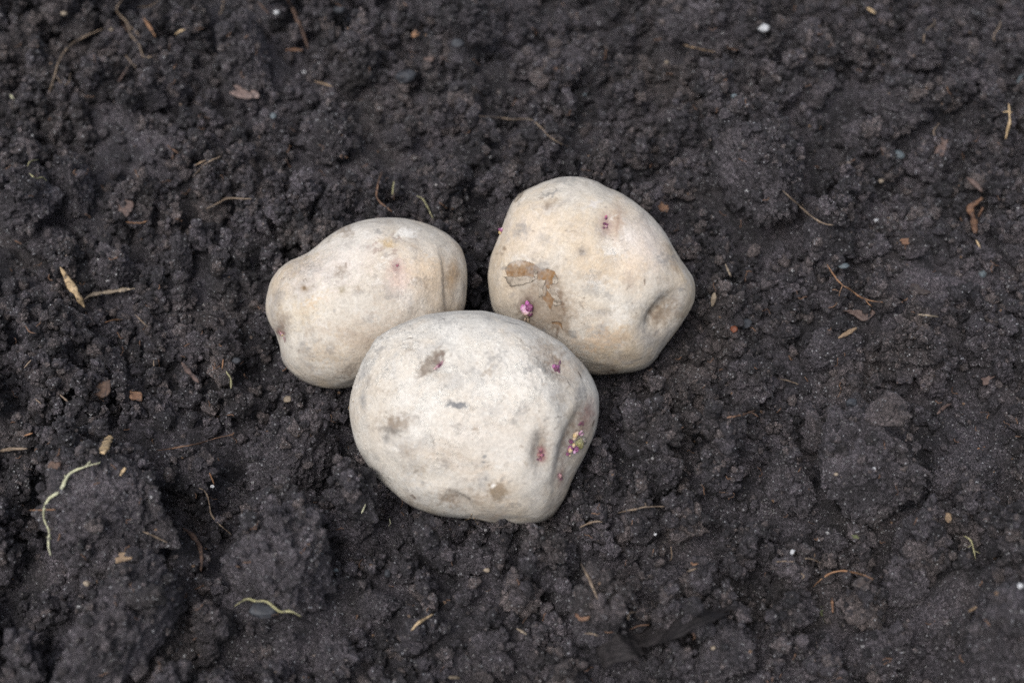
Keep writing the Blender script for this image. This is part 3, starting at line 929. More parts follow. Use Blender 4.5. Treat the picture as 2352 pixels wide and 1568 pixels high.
# ------------------------------------------------------------------ clods: (x, y, half width, half height px, turn, label)
CL = [
    (48, 445, 78, 72, 10, "rough rounded soil clod cut by the photo's left edge, beside a slimmer upright clod"),
    (165, 430, 46, 66, 80, "slimmer upright soil clod next to the rounded clod at the left edge"),
    (752, 312, 66, 58, -30, "smooth egg shaped clod above the smaller oblong potato"),
    (628, 300, 40, 36, 0, "small round clod touching the egg shaped clod above the oblong potato"),
    (925, 312, 34, 26, 20, "dark bluish lump near the egg shaped clod, on the side towards the round potato"),
    (1050, 412, 42, 34, 0, "rounded clod in the gap behind the two back potatoes"),
    (1745, 385, 88, 118, 65, "tall angular block of soil standing beside the round yellowish potato"),
    (1655, 50, 118, 66, 0, "broad clod at the top edge below the white pebble's side"),
    (2066, 232, 76, 56, -30, "jagged clod in the upper right with a dark hollow under it"),
    (1745, 262, 52, 38, 20, "lump resting just above the tall angular block"),
    (1985, 312, 62, 40, 0, "flattish clod between the jagged upper clod and the blue green stone"),
    (1988, 1065, 122, 112, 15, "largest gritty clod, in the lower right half of the soil"),
    (1808, 1112, 54, 66, 70, "upright clod next to the largest gritty clod"),
    (2205, 1112, 92, 58, 20, "wide low clod between the largest gritty clod and the photo's right edge"),
    (1700, 1035, 60, 42, 0, "low clod under the forked rootlet right of the front potato"),
    (2318, 1440, 96, 96, 0, "big blurred clod filling the bottom right corner"),
    (245, 1165, 128, 128, -15, "big mound of soil with the long pale root along its side"),
    (285, 1430, 84, 185, -27, "long slab shaped clod rising from the bottom edge to a point"),
    (640, 1290, 118, 110, 0, "broad mound of soil below and left of the front potato"),
    (672, 1045, 112, 78, 20, "smooth compact clod just left of the front potato"),
    (1668, 1482, 76, 66, 0, "rounded clod sitting on the end of the dark wood strip"),
    (1502, 1352, 50, 44, 0, "rounded clod between the thin straight stick and the bottom wood strip"),
    (1500, 1296, 30, 28, 0, "small round ball of soil above the two clods near the wood strip"),
    (1558, 1336, 34, 42, 80, "oval clod leaning against the small ball of soil"),
    (1300, 1375, 32, 30, 0, "small ball of soil beside the foot of the thin straight stick"),
    (1408, 1410, 40, 26, 10, "flat lump just above the raised tip of the wood strip"),
    (262, 615, 58, 48, -40, "oval gritty clod above the grey splinter"),
    (415, 590, 28, 54, 85, "narrow upright clod between the gritty oval clod and the oblong potato"),
    (118, 552, 50, 34, 20, "low oval clod above the yellow splinter"),
    (560, 118, 56, 76, 80, "upright block of soil in the upper left beside the thick twig"),
    (1910, 800, 84, 46, 20, "wide clod below the pink leaf scrap"),
    (2268, 790, 54, 44, 0, "squarish clod at the right with a hollow beside it"),
    (232, 775, 48, 34, 0, "small gritty clod below the grey splinter"),
    (245, 835, 40, 36, 0, "rounded clod above the brown bark flake"),
    (1080, 1282, 56, 34, 0, "clod directly under the front potato's lower edge"),
    (1285, 1288, 42, 34, 0, "lump under the front potato beside the tan rootlets"),
    (1192, 22, 56, 34, 0, "rounded clod at the top edge in the middle"),
    (62, 1490, 52, 44, 0, "blurred lump in the bottom left corner"),
    (1838, 1400, 46, 42, 0, "rounded lump below the curved orange root"),
    (2080, 1340, 60, 42, 0, "lumpy clod just past the curved orange root's tip"),
    (2085, 1245, 40, 34, 0, "small clod below the largest gritty clod"),
    (2010, 1500, 92, 52, 10, "broad blurred clod at the bottom edge next to the corner clod"),
    (1905, 1100 + 140, 38, 24, 0, "small low lump at the foot of the largest gritty clod"),
    (2120, 120, 46, 34, 0, "worn lump in the upper right above the jagged clod"),
    (2218, 52, 40, 34, 0, "rounded lump near the top right corner"),
    (1330, 150, 70, 44, 20, "low clod behind the round potato near the top"),
    (1870, 480, 46, 30, 0, "low lump at the foot of the tall angular block by a thin root"),
    (1990, 560, 50, 34, 10, "low brown lump between the tall block and the forked bark"),
    (860, 1390, 48, 34, 0, "small clod in the soil below the front potato by the grey stone chip"),
    (1120, 1480, 52, 34, 0, "low lump near the bottom edge in the middle"),
    (760, 1510, 56, 40, 0, "blurred clod at the bottom edge beside the broad mound"),
    (460, 790, 44, 34, 0, "lump beside the oblong potato's hollow end"),
]
CS, CF = ico(6)
RING = []


def raise_H(V):
    ix = np.round((V[:, 0] - X0) / DX).astype(int); iy = np.round((V[:, 1] - Y0) / DX).astype(int)
    k = (ix >= 0) & (ix < len(gx)) & (iy >= 0) & (iy < len(gy))
    np.maximum.at(H, (iy[k], ix[k]), V[k, 2])



for (x, y, hw, hh, ang, lab) in CL:                      # each lies in a hollow of its own
    c = flat0(x, y)[0]; d = float(np.linalg.norm(c - CAM))
    q = np.sqrt(((GX - c[0]) / (hw / FD * d)) ** 2 + ((GY - c[1]) / (hh / FD * d * 1.12)) ** 2)
    RING.append((c[0], c[1], hw / FD * d, hh / FD * d * 1.12))
    H -= .42 * min(hw, hh) / FD * d * np.exp(-((q - 1.06) / .18) ** 2)
hb = H.copy()
clods = []
clodmask = np.zeros_like(H)
for k, (x, y, hw, hh, ang, lab) in enumerate(CL):
    t, r = hit(hb, [x], [y]); t = float(t[0]); r = r[0]
    s_ = t / FD
    rx = hw * s_
    # half height in the picture mixes depth on the ground and height above it
    ry = hh * s_ * 1.12; rz = min(hh, hw * 1.25) * s_ * 1.02
    big = max(rx, ry)
    p = CAM + r * t
    c0 = p - r * ((.85 if y < 700 else .66) * rz / abs(r[2]))
    q = CS.copy()
    rot = RNG.normal(size=3); rot /= np.linalg.norm(rot)
    # broken faces
    d = 1 + .30 * fbm(CS * 1.3 + k * 9.7, 2, 70) + .16 * fbm(CS * 3.4 + k * 3.3, 2, 75)
    q = CS * d[:, None]
    for _ in range(5):
        n = RNG.normal(size=3); n[2] = abs(n[2]) * .6; n /= np.linalg.norm(n)
        lim = RNG.uniform(.60, .88)
        ex = np.maximum(q @ n - lim, 0)
        q -= np.outer(ex * .8, n)
    msz = big / .01
    nn = .10 * fbm(CS * 4.0 * msz ** .5 + k, 4, 80, .66) + .13 * (0.45 - worley(CS * 4.5 * msz ** .6 + k * 2.2, 3))
    q *= (1 + nn)[:, None]
    q += CS * (.0005 / big * (fbm(CS * 30 * msz ** .8, 2, 90)))[:, None]
    a = R(ang if abs(ang) < 60 else 90 - ang * 0)
    if abs(ang) >= 60:
        c, sn = math.cos(R(90 - abs(ang))), math.sin(R(90 - abs(ang)))
    else:
        c, sn = math.cos(R(ang)), math.sin(R(ang))
    L = q * (rx, ry, rz)
    W = np.stack([c * L[:, 0] - sn * L[:, 1], sn * L[:, 0] + c * L[:, 1], L[:, 2]], 1) + c0
    clods.append((W, c0, lab, k))
    splat(c0[0], c0[1], c0[2], rx * .93, ry * .93, rz * .93, math.atan2(sn, c))
for W, c0, lab, k in clods:
    tone = np.clip(.25 + .3 * fbm(W / .02, 2, 4), 0, .8)
    raise_H(W)
    o = make_mesh("soil_clod", W, CF, M_CLOD, (c0[0], c0[1], float(W[:, 2].min())), {"tone": tone})
    tag(o, lab, "soil clod", "large clods of dark soil")

clodmask = (H - hb) > .0015
# ------------------------------------------------------------------ crumbs of soil, largest first, piling up on each other
def templates(n, sub, amp, lump, seed):
    S, F = ico(sub)
    T = []
    for k in range(n):
        d = 1 + amp * fbm(S * 1.5 + k * 5.1, 2, seed + k) + lump * (.5 - worley(S * 1.9 + k * 4.4, seed + k))
        q = S * d[:, None]
        rg = np.random.default_rng(seed + k)
        for _ in range(4):
            nn = rg.normal(size=3); nn /= np.linalg.norm(nn)
            q -= np.outer(np.maximum(q @ nn - rg.uniform(.5, .85), 0) * .9, nn)
        if sub >= 4:
            q *= (1 + .10 * fbm(S * 4.5 + k, 3, seed + 40, .6) + .09 * (.5 - worley(S * 4.2 + k * 1.7, seed + 41)))[:, None]
        T.append(q.astype(np.float32))
    return T, F


def footprint(x, y, m):
    """inside the part of the ground the camera sees, widened by m"""
    P = np.stack([x, y, np.zeros_like(x)], 1)
    px, py, _ = project(P)
    return (px > -2352 * m) & (px < 2352 * (1 + m)) & (py > -1568 * m) & (py < 1568 * (1 + m * 1.6))


def rot_mats(n):
    q = RNG.normal(size=(n, 4)); q /= np.linalg.norm(q, axis=1)[:, None]
    a, b, c, d = q.T
    return np.stack([np.stack([1 - 2 * (c * c + d * d), 2 * (b * c - a * d), 2 * (b * d + a * c)], -1),
                     np.stack([2 * (b * c + a * d), 1 - 2 * (b * b + d * d), 2 * (c * d - a * b)], -1),
                     np.stack([2 * (b * d - a * c), 2 * (c * d + a * b), 1 - 2 * (b * b + c * c)], -1)], 1).astype(np.float32)


def box_blur(A, r):
    for ax_ in (0, 1):
        A = np.apply_along_axis(lambda v: np.convolve(np.pad(v, r, 'edge'), np.ones(2 * r + 1) / (2 * r + 1), 'valid'), ax_, A)
    return A


# keep big crumbs out of the places where potatoes touch the ground
def clear_of_potatoes(x, y, r):
    ok = np.ones(len(x), bool)
    for po in (pf, pl, pr):
        lowm = po.V[:, 2] < po.V[:, 2].min() + .022
        cx, cy = po.V[lowm, 0].mean(), po.V[lowm, 1].mean()
        ex, ey = np.ptp(po.V[lowm, 0]) / 2, np.ptp(po.V[lowm, 1]) / 2
        ok &= (((x - cx) / (ex + r)) ** 2 + ((y - cy) / (ey + r)) ** 2) > 1
    return ok


VA, FA, TA = [], [], []
voff = 0
dn = lambda x, y: fbm(np.stack([x, y, x * 0], 1) / .035, 2, 61)
for (cnt, r0, r1, sub, m, upd, sinkf) in [
    (820, .0044, .0095, 5, .25, True, .15),
    (3600, .0023, .0046, 4, .15, True, .0),
    (19000, .0013, .0028, 3, .10, True, .0),
    (22000, .0008, .0014, 3, .04, False, 0.0),
    (36000, .00045, .0008, 2, .03, False, 0.0),
]:
    x = RNG.uniform(-.34, .34, cnt * 3); y = RNG.uniform(-.24, .35, cnt * 3)
    k = footprint(x, y, m)
    k &= (dn(x, y) + RNG.normal(size=len(x)) * .35) > -.25
    Hd = H - box_blur(box_blur(H, 4 if r0 < .002 else 7), 4 if r0 < .002 else 7)        # crumbs do not fill every hollow
    k &= (sample(Hd, x, y) > (-.0007 if r0 < .004 else -.002)) | (RNG.random(len(x)) < (.10 if r0 > .002 else .30))
    for (cx, cy, ex, ey) in RING:
        q = np.sqrt(((x - cx) / ex) ** 2 + ((y - cy) / ey) ** 2)
        k &= ~((q > .85) & (q < 1.22)) | (RNG.random(len(x)) < (.12 if r0 > .002 else .45))
    k &= (sample(clodmask.astype(float), x, y) < .5) | (RNG.random(len(x)) < (.16 if r0 > .001 else .30))
    x, y = x[k][:cnt], y[k][:cnt]
    n = len(x)
    rr = r0 * (r1 / r0) ** (RNG.random(n) ** 1.6)
    if r0 > .002:
        k = clear_of_potatoes(x, y, rr * (1.0 if r0 > .004 else .4)); x, y, rr = x[k], y[k], rr[k]; n = len(x)
    T, F = templates(16, sub, .42, .50, 100 + sub)
    sc3 = RNG.uniform(.72, 1.2, (n, 3)).astype(np.float32)
    z = np.empty(n)
    if upd:
        for i in range(n):
            zi = float(H[min(max(int((y[i] - Y0) / DX + .5), 0), len(gy) - 1), min(max(int((x[i] - X0) / DX + .5), 0), len(gx) - 1)])
            z[i] = zi + rr[i] * (.86 - sinkf)
            splat(x[i], y[i], z[i], rr[i] * .9, rr[i] * .9, rr[i] * .8)
    else:
        z = sample(H, x, y) + rr * RNG.uniform(0, .9, n)
    Rm = rot_mats(n)
    which = RNG.integers(0, len(T), n)
    tone = RNG.random(n) ** 1.5
    for w_ in range(len(T)):
        idx = np.where(which == w_)[0]
        if not len(idx): continue
        t = T[w_]
        A = Rm[idx] * (sc3[idx] * rr[idx, None])[:, None, :]
        V = np.einsum('nij,vj->nvi', A, t) + np.stack([x[idx], y[idx], z[idx]], 1)[:, None, :].astype(np.float32)
        VA.append(V.reshape(-1, 3).astype(np.float32))
        FA.append((F[None] + (np.arange(len(idx)) * len(t))[:, None, None]).reshape(-1, 3) + voff)
        TA.append(np.repeat(tone[idx], len(t)).astype(np.float32))
        voff += len(idx) * len(t)
# the bed goes on beyond the frame: coarser crumbs on its outer parts
def beyond(x, y):
    P = np.stack([x, y, 0 * x], 1)
    nr = np.exp(-np.maximum(np.hypot(x / .9, y - .03) - .3, 0) / .25)
    return base_height(x, y) + .012 * fbm(P / .06, 3, 12) * (1 - nr)


x = RNG.uniform(-.95, .95, 26000); y = RNG.uniform(-.75, 1.05, 26000)
k = (~footprint(x, y, .03)) & (RNG.random(len(x)) < np.exp(-np.maximum(np.hypot(x, y - .03) - .3, 0) / .5))
x, y = x[k], y[k]; n = len(x)
rr = .0022 * 4.2 ** (RNG.random(n) ** 1.5)
z = beyond(x, y) + rr * .5
T, F = templates(16, 3, .42, .50, 103)
Rm = rot_mats(n); which = RNG.integers(0, len(T), n); tone = RNG.random(n) ** 1.5
for w_ in range(len(T)):
    idx = np.where(which == w_)[0]
    V = np.einsum('nij,vj->nvi', Rm[idx] * rr[idx, None, None].astype(np.float32), T[w_]) + np.stack([x[idx], y[idx], z[idx]], 1)[:, None, :].astype(np.float32)
    VA.append(V.reshape(-1, 3).astype(np.float32))
    FA.append((F[None] + (np.arange(len(idx)) * len(T[w_]))[:, None, None]).reshape(-1, 3) + voff)
    TA.append(np.repeat(tone[idx], len(T[w_])).astype(np.float32))
    voff += len(idx) * len(T[w_])
VA = np.concatenate(VA); FA = np.concatenate(FA); TA = np.concatenate(TA)
print("crumb verts", len(VA))
o = make_mesh("soil_crumbs", VA, FA, M_SOIL, (0, 0, 0), {"tone": TA})
tag(o, "loose dark crumbs of soil covering the bed", "soil crumbs", None, "stuff")
raise_H(VA)
del VA, FA, TA

# ------------------------------------------------------------------ the ground sheet
def axis(lo, hi, step, far):
    core = np.arange(lo, hi, step)
    out = [hi]; s = step
    while out[-1] < far: s *= 1.03; out.append(out[-1] + s)
    out2 = [lo - step]; s = step
    while out2[-1] > -far: s *= 1.03; out2.append(out2[-1] - s)
    return np.r_[out2[::-1], core, out]


ax = axis(-.30, .30, .0009, 3.0); ay = axis(-.20, .28, .0009, 3.0)
AX, AY = np.meshgrid(ax, ay)
hgt = base_height(AX, AY)
for (cx, cy, ex, ey) in RING:
    q = np.sqrt(((AX - cx) / ex) ** 2 + ((AY - cy) / ey) ** 2)
    hgt -= .42 * min(ex, ey / 1.12) * np.exp(-((q - 1.06) / .18) ** 2)
Pg = np.stack([AX.ravel(), AY.ravel(), 0 * AX.ravel()], 1)
fine = (.0016 * (.6 - worley(Pg / .006, 5)) + .0009 * (.6 - worley(Pg / .0028, 6)) + .0006 * fbm(Pg / .0022, 2, 44)).reshape(AX.shape)
near = np.exp(-np.maximum(np.hypot(AX / .9, AY - .03) - .3, 0) / .25)
far_h = .012 * fbm(Pg / .06, 3, 12).reshape(AX.shape) * (1 - near)
hgt = hgt + fine * 1.5 * near + far_h - .0004
nx = len(ax)
ii = (np.arange(len(ay) - 1)[:, None] * nx + np.arange(nx - 1)[None, :]).ravel()
o = make_mesh("ground", np.stack([AX.ravel(), AY.ravel(), hgt.ravel()], 1), np.stack([ii, ii + 1, ii + nx + 1, ii + nx], 1), M_SOIL,
              (0, 0, 0), {"tone": np.clip(.35 + .3 * fbm(Pg / .03, 2, 8), 0, 1)})
tag(o, None, None, None, "structure")

raise_H(np.stack([AX.ravel(), AY.ravel(), hgt.ravel()], 1))
# ------------------------------------------------------------------ roots, straws, sticks
def catmull(P, step):
    P = np.array(P, float)
    if len(P) == 2: P = np.array([P[0], (P[0] + P[1]) / 2, P[1]])
    Q = np.r_[[2 * P[0] - P[1]], P, [2 * P[-1] - P[-2]]]
    out = []
    for i in range(1, len(Q) - 2):
        p0, p1, p2, p3 = Q[i - 1:i + 3]
        n = max(int(np.linalg.norm(p2 - p1) / step), 2)
        for t in np.arange(n) / n:
            out.append(.5 * ((2 * p1) + (-p0 + p2) * t + (2 * p0 - 5 * p1 + 4 * p2 - p3) * t * t + (-p0 + 3 * p1 - 3 * p2 + p3) * t ** 3))
    out.append(P[-1])
    return np.array(out)


def tube_arrays(C, rad, flat=1.0, sides=8):
    n = len(C)
    T = np.gradient(C, axis=0); T /= np.linalg.norm(T, axis=1)[:, None] + 1e-12
    nrm = np.array([0, -.3, 1.0]); V = []
    for i in range(n):
        a = nrm - T[i] * (nrm @ T[i]); a /= np.linalg.norm(a) + 1e-12; nrm = a
        b = np.cross(T[i], a)
        for k in range(sides):
            th = 2 * math.pi * k / sides
            V.append(C[i] + rad[i] * (flat * math.sin(th) * a + math.cos(th) * b))
    V = np.array(V)
    F = []
    for i in range(n - 1):
        for k in range(sides):
            F.append((i * sides + k, i * sides + (k + 1) % sides, (i + 1) * sides + (k + 1) % sides, (i + 1) * sides + k))
    o = len(V)
    V = np.r_[V, [C[0], C[-1]]]
    for k in range(sides):
        F.append((o, (k + 1) % sides, k, k)); F.append((o + 1, (n - 1) * sides + k, (n - 1) * sides + (k + 1) % sides, (n - 1) * sides + (k + 1) % sides))
    return V, F


def lay(pts, rpx, wob=.5, seed=0, bury=0.0):
    C = catmull(pts, 4.0)
    rg = np.random.default_rng(seed + 900)
    n = len(C)
    j = np.cumsum(rg.normal(size=(n, 2)), 0) * .35
    j -= np.linspace(0, 1, n)[:, None] * j[-1]
    C = C + j * wob
    t, r = hit(H, C[:, 0], C[:, 1])
    k = 2
    tp = np.pad(t, k, 'edge')
    tm = np.min([tp[i:i + n] for i in range(2 * k + 1)], 0)
    k = 4
    tp = np.pad(tm, k, 'edge')
    ts = np.mean([tp[i:i + n] for i in range(2 * k + 1)], 0)
    ts = np.minimum(ts, t + .0011) - rpx / FD * .6 * .5 - .0001
    ts = ts + bury
    return CAM + r * ts[:, None], ts


def tri(F):
    out = []
    for f in F:
        out.append((f[0], f[1], f[2]))
        if f[3] != f[2]: out.append((f[0], f[2], f[3]))
    return out


def strand(name, cat, pts, w, mat, label, group=None, taper=.6, flat=.9, branches=(), wob=.5, kink=.25, bury=0.0, sides=8, rough=0.0):
    """w = full width in photo pixels"""
    Vs, Fs, o = [], [], 0
    for bi, (pp, ww) in enumerate([(pts, w)] + list(branches)):
        sd_ = int(pp[0][0] * 3 + pp[0][1])
        C, ts = lay(pp, ww / 2, wob, sd_, bury)
        n = len(C); u = np.linspace(0, 1, n)
        rg = np.random.default_rng(sd_)
        rad = ww / 2 / FD * .62 * (1 - taper * np.abs(2 * u - 1) ** 2.5) * (1 + kink * np.interp(u, np.linspace(0, 1, 12), rg.normal(size=12)))
        rad = np.maximum(rad, .00009)
        V, F = tube_arrays(C, rad, flat, sides)
        if rough: V = V + np.array([0, 0, 1.0]) * (rough * fbm(V / .004, 3, 3))[:, None] + rough * .5 * np.stack([fbm(V / .005 + 5, 2, 4), fbm(V / .005 + 9, 2, 5), 0 * V[:, 0]], 1)
        Vs.append(V); Fs += [tuple(i + o for i in f) for f in F]; o += len(V)
    V = np.concatenate(Vs)
    ob = make_mesh(name, V, tri(Fs), M[mat], (V[:, 0].mean(), V[:, 1].mean(), V[:, 2].min()))
    return tag(ob, label, cat, group)


GR = "fine roots lying on the soil"
GS = "straw bits and splinters on the soil"
ROOTS = [
    ([(237, 67), (197, 82), (172, 97), (150, 115), (135, 140), (125, 173), (112, 217)], 5, 'root_tan', "long hooked tan root curving down through the upper left corner area"),
    ([(283, -4), (268, 23), (293, 53), (300, 80), (320, 103), (330, 130), (350, 130)], 5.5, 'root_tan', "thick zigzag root coming down from the top edge, ending in a short foot"),
    ([(366, 0), (343, 15), (317, 17)], 4, 'root_tan', "short tan root at the top edge beside the zigzag root"),
    ([(513, -3), (510, 20), (503, 37)], 5, 'root_tan', "short straight root hanging from the top edge above the upright soil block"),
    ([(288, 127), (300, 142), (313, 155)], 4, 'root_tan', "short root just below the zigzag root's bend"),
    ([(63, 382), (70, 370), (88, 367)], 3.5, 'root_green', "tiny pale green hooked root on top of the rounded clod at the left edge"),
    ([(67, 398), (83, 410), (100, 407), (107, 417)], 3.5, 'root_green', "curly pale green rootlet between the two clods near the left edge"),
    ([(383, 333), (410, 352)], 4.5, 'root_brown', "short brownish rootlet above the branching pale rootlet"),
    ([(508, 358), (480, 370), (463, 382), (443, 407)], 3.5, 'root_tan', "thin pale root bending down left of the egg shaped clod"),
    ([(578, 457), (527, 455), (500, 467), (473, 480)], 4.5, 'root_tan', "tan root lying level left of and above the oblong potato"),
    ([(290, 510), (320, 512), (338, 507)], 4, 'root_orange', "short orange rootlet above the oval gritty clod"),
    ([(878, 393), (868, 427), (868, 457), (901, 487)], 5, 'root_brown', "brown root just above the top of the oblong potato"),
    ([(958, 450), (971, 457), (985, 483), (996, 507)], 4.5, 'root_green', "yellow green root behind the oblong potato's top, nearest the gap"),
    ([(905, 415), (901, 448)], 4, 'root_green', "short upright green fibre beside the brown root above the oblong potato"),
    ([(1101, 267), (1140, 269), (1176, 273), (1216, 273), (1243, 293), (1266, 317), (1306, 338)], 3.5, 'root_tan', "long thin root running above the round potato"),
    ([(2144, 43), (2147, 55), (2126, 73), (2121, 98)], 4.5, 'root_tan', "bent root in the upper right above the jagged clod"),
    ([(2296, 48), (2297, 60), (2284, 80), (2284, 97)], 3.5, 'root_tan', "thin curved root near the top right corner"),
    ([(2157, 283), (2144, 300), (2147, 313)], 4, 'root_tan', "small hooked root above the pink bark sliver"),
    ([(1797, 437), (1831, 467), (1864, 497), (1891, 513), (1914, 517)], 4.5, 'root_tan', "root slanting away from the foot of the tall angular block"),
    ([(513, 824), (510, 847)], 4, 'root_orange', "tiny orange fibre left of the oblong potato's bottom, upper of two"),
    ([(520, 852), (530, 872), (530, 892)], 5, 'root_green', "knotted yellowish rootlet left of the oblong potato's bottom, lower of two"),
    ([(310, 722), (340, 751)], 3, 'root_tan', "thin straight rootlet below the grey splinter's tip"),
    ([(-4, 1036), (27, 1030), (63, 1030)], 8, 'root_tan', "thick blurred root entering at the left edge"),
    ([(353, 1035), (400, 1029), (450, 1020), (477, 1012), (513, 1002), (537, 996)], 4.5, 'root_brown', "long brown root running level left of the front potato"),
    ([(1900, 607), (1915, 632), (1935, 654), (1955, 666), (1975, 681), (2002, 691), (2028, 694)], 4.5, 'root_orange', "branching orange root in the middle of the right side"),
    ([(1787, 869), (1811, 874), (1834, 882)], 4, 'root_tan', "short level root above the upright clod on the right"),
    ([(230, 1062), (194, 1072), (164, 1085), (149, 1105), (137, 1128), (113, 1145), (102, 1168), (103, 1192), (115, 1219), (112, 1245), (117, 1275)], 6.8, 'root_pale', "long bright pale green root curling round the big mound"),
    ([(329, 1220), (350, 1229), (384, 1245)], 4.5, 'root_tan', "tan root just above the point of the long slab shaped clod"),
    ([(457, 1120), (472, 1128), (480, 1155), (486, 1182), (507, 1205), (534, 1229)], 3.5, 'root_tan', "long thin wavy root in the hollow between the two mounds"),
    ([(481, 1085), (492, 1113)], 3.5, 'root_orange', "tiny curved orange root beside a white grain above the wavy root"),
    ([(68, 1171), (127, 1170)], 2.6, 'root_orange', "hair thin root crossing under the long pale green root"),
    ([(537, 1392), (567, 1375), (588, 1379), (615, 1382), (641, 1402), (665, 1402), (691, 1415)], 4.5, 'root_green', "yellowish wavy root over the smooth grey stone"),
    ([(1418, 1178), (1460, 1168), (1483, 1163), (1526, 1162)], 4.5, 'root_tan', "long root under the front potato's end, upper of two"),
    ([(1331, 1210), (1363, 1197), (1383, 1198)], 4.5, 'root_tan', "shorter root under the front potato's end, lower of two"),
    ([(1443, 1422), (1446, 1407), (1463, 1404)], 3, 'root_tan', "tiny hooked rootlet above the wood strip"),
    ([(1448, 1444), (1470, 1435), (1491, 1434)], 3.2, 'root_brown', "short rootlet lying on the wood strip, upper one"),
    ([(1340, 1455), (1356, 1454), (1376, 1460)], 3.5, 'root_tan', "short pale rootlet beside the wood strip's near end"),
    ([(1869, 1347), (1887, 1329), (1911, 1314), (1938, 1309), (1964, 1314), (1988, 1322), (2006, 1330)], 4.5, 'root_orange', "arched orange root bowed over a dark leaf scrap"),
    ([(2214, 1230), (2229, 1239), (2236, 1259), (2241, 1285)], 3.5, 'root_green', "thin yellow green branched rootlet in the lower right"),
    ([(1781, 1289), (1802, 1288), (1824, 1289)], 2.8, 'root_tan', "hair thin level rootlet beside the pale flake"),
    ([(1846, 1282), (1868, 1284), (1887, 1294)], 2.8, 'root_tan', "hair thin rootlet just above the arched orange root"),
    ([(1839, 1315), (1847, 1322), (1842, 1329)], 3, 'root_tan', "tiny curled rootlet left of the arched orange root's foot"),
    ([(1588, 1290), (1592, 1296), (1604, 1293)], 3, 'root_orange', "tiny kinked orange rootlet above the oval leaning clod"),
    ([(1578, 1312), (1600, 1304)], 3, 'root_tan', "tiny tan rootlet beside the kinked orange rootlet"),
    ([(1541, 1253), (1542, 1280), (1538, 1288)], 2.8, 'root_tan', "thin upright rootlet near the small round ball of soil"),
    ([(1668, 1092), (1672, 1100), (1680, 1096)], 2.8, 'root_brown', "tiny brown hook of root left of the upright clod"),
    ([(840, 1157), (830, 1178)], 3, 'root_pale', "tiny pale hair of root below the front potato, nearer the smooth clod"),
    ([(893, 1190), (896, 1200), (893, 1208)], 3, 'root_pale', "tiny pale squiggle of root under the front potato"),
    ([(58, 748), (68, 762), (84, 766)], 4, 'root_brown', "small brown rootlet near the left edge below the splinters"),
    ([(240, 741), (262, 735), (282, 733)], 4, 'root_orange', "small orange rootlet above the small gritty clod"),
    ([(353, 826), (354, 850)], 4, 'root_tan', "short upright tan rootlet near the reddish bark stick"),
    ([(55, 845), (72, 826)], 3.5, 'root_tan', "small slanting rootlet near the left edge"),
    ([(137, 905), (152, 918), (160, 928)], 4, 'root_tan', "short curved rootlet left of the brown bark flake"),
    ([(80, 915), (95, 928)], 3, 'root_tan', "tiny rootlet left of the short curved rootlet"),
    ([(55, 1000), (75, 994)], 5, 'root_orange', "blurred orange root bit above the thick root at the left edge"),
    ([(500, 1050), (505, 1062)], 3, 'root_brown', "tiny brown root stub below the long level brown root"),
    ([(2115, 1050), (2118, 1090)], 0, '', ''),
]
for it in ROOTS:
    if it[1] <= 0: continue
    br = ()
    if it[3].startswith("branching orange"):
        br = [([(1935, 654), (1930, 668), (1927, 680)], 3), ([(1985, 685), (1995, 698), (2003, 704)], 3)]
    elif it[3].startswith("long hooked"):
        br = [([(128, 173), (143, 193), (157, 192), (162, 168)], 2.4)]
    elif it[3].startswith("thick zigzag"):
        br = [([(296, 60), (310, 70), (318, 82)], 4)]
    elif it[3].startswith("thin yellow green"):
        br = [([(2236, 1262), (2250, 1270)], 2.2), ([(2236, 1250), (2222, 1256)], 2)]
    elif it[3].startswith("long bright"):
        br = [([(196, 1070), (208, 1058)], 2.6), ([(118, 1236), (106, 1232)], 2), ([(152, 1098), (148, 1090)], 2)]
    elif it[3].startswith("long root under"):
        br = [([(1484, 1163), (1482, 1154)], 2.4)]
    strand("root", "root", it[0], it[1] * .92, it[2], it[3], GR, branches=br, wob=.8)
strand("forked_root", "root", [(1669, 959), (1704, 952), (1734, 942)], 6, 'root_brown', "knobbly forked brown rootlet right of the front potato", GR, branches=[([(1727, 947), (1742, 957)], 3)], wob=.9)
strand("crossed_root", "root", [(2317, 238), (2319, 277), (2316, 293), (2309, 320)], 6.5, 'straw', "upright yellowish root crossed by a short bar near the right edge", GR, branches=[([(2304, 258), (2314, 256), (2326, 259)], 5)])
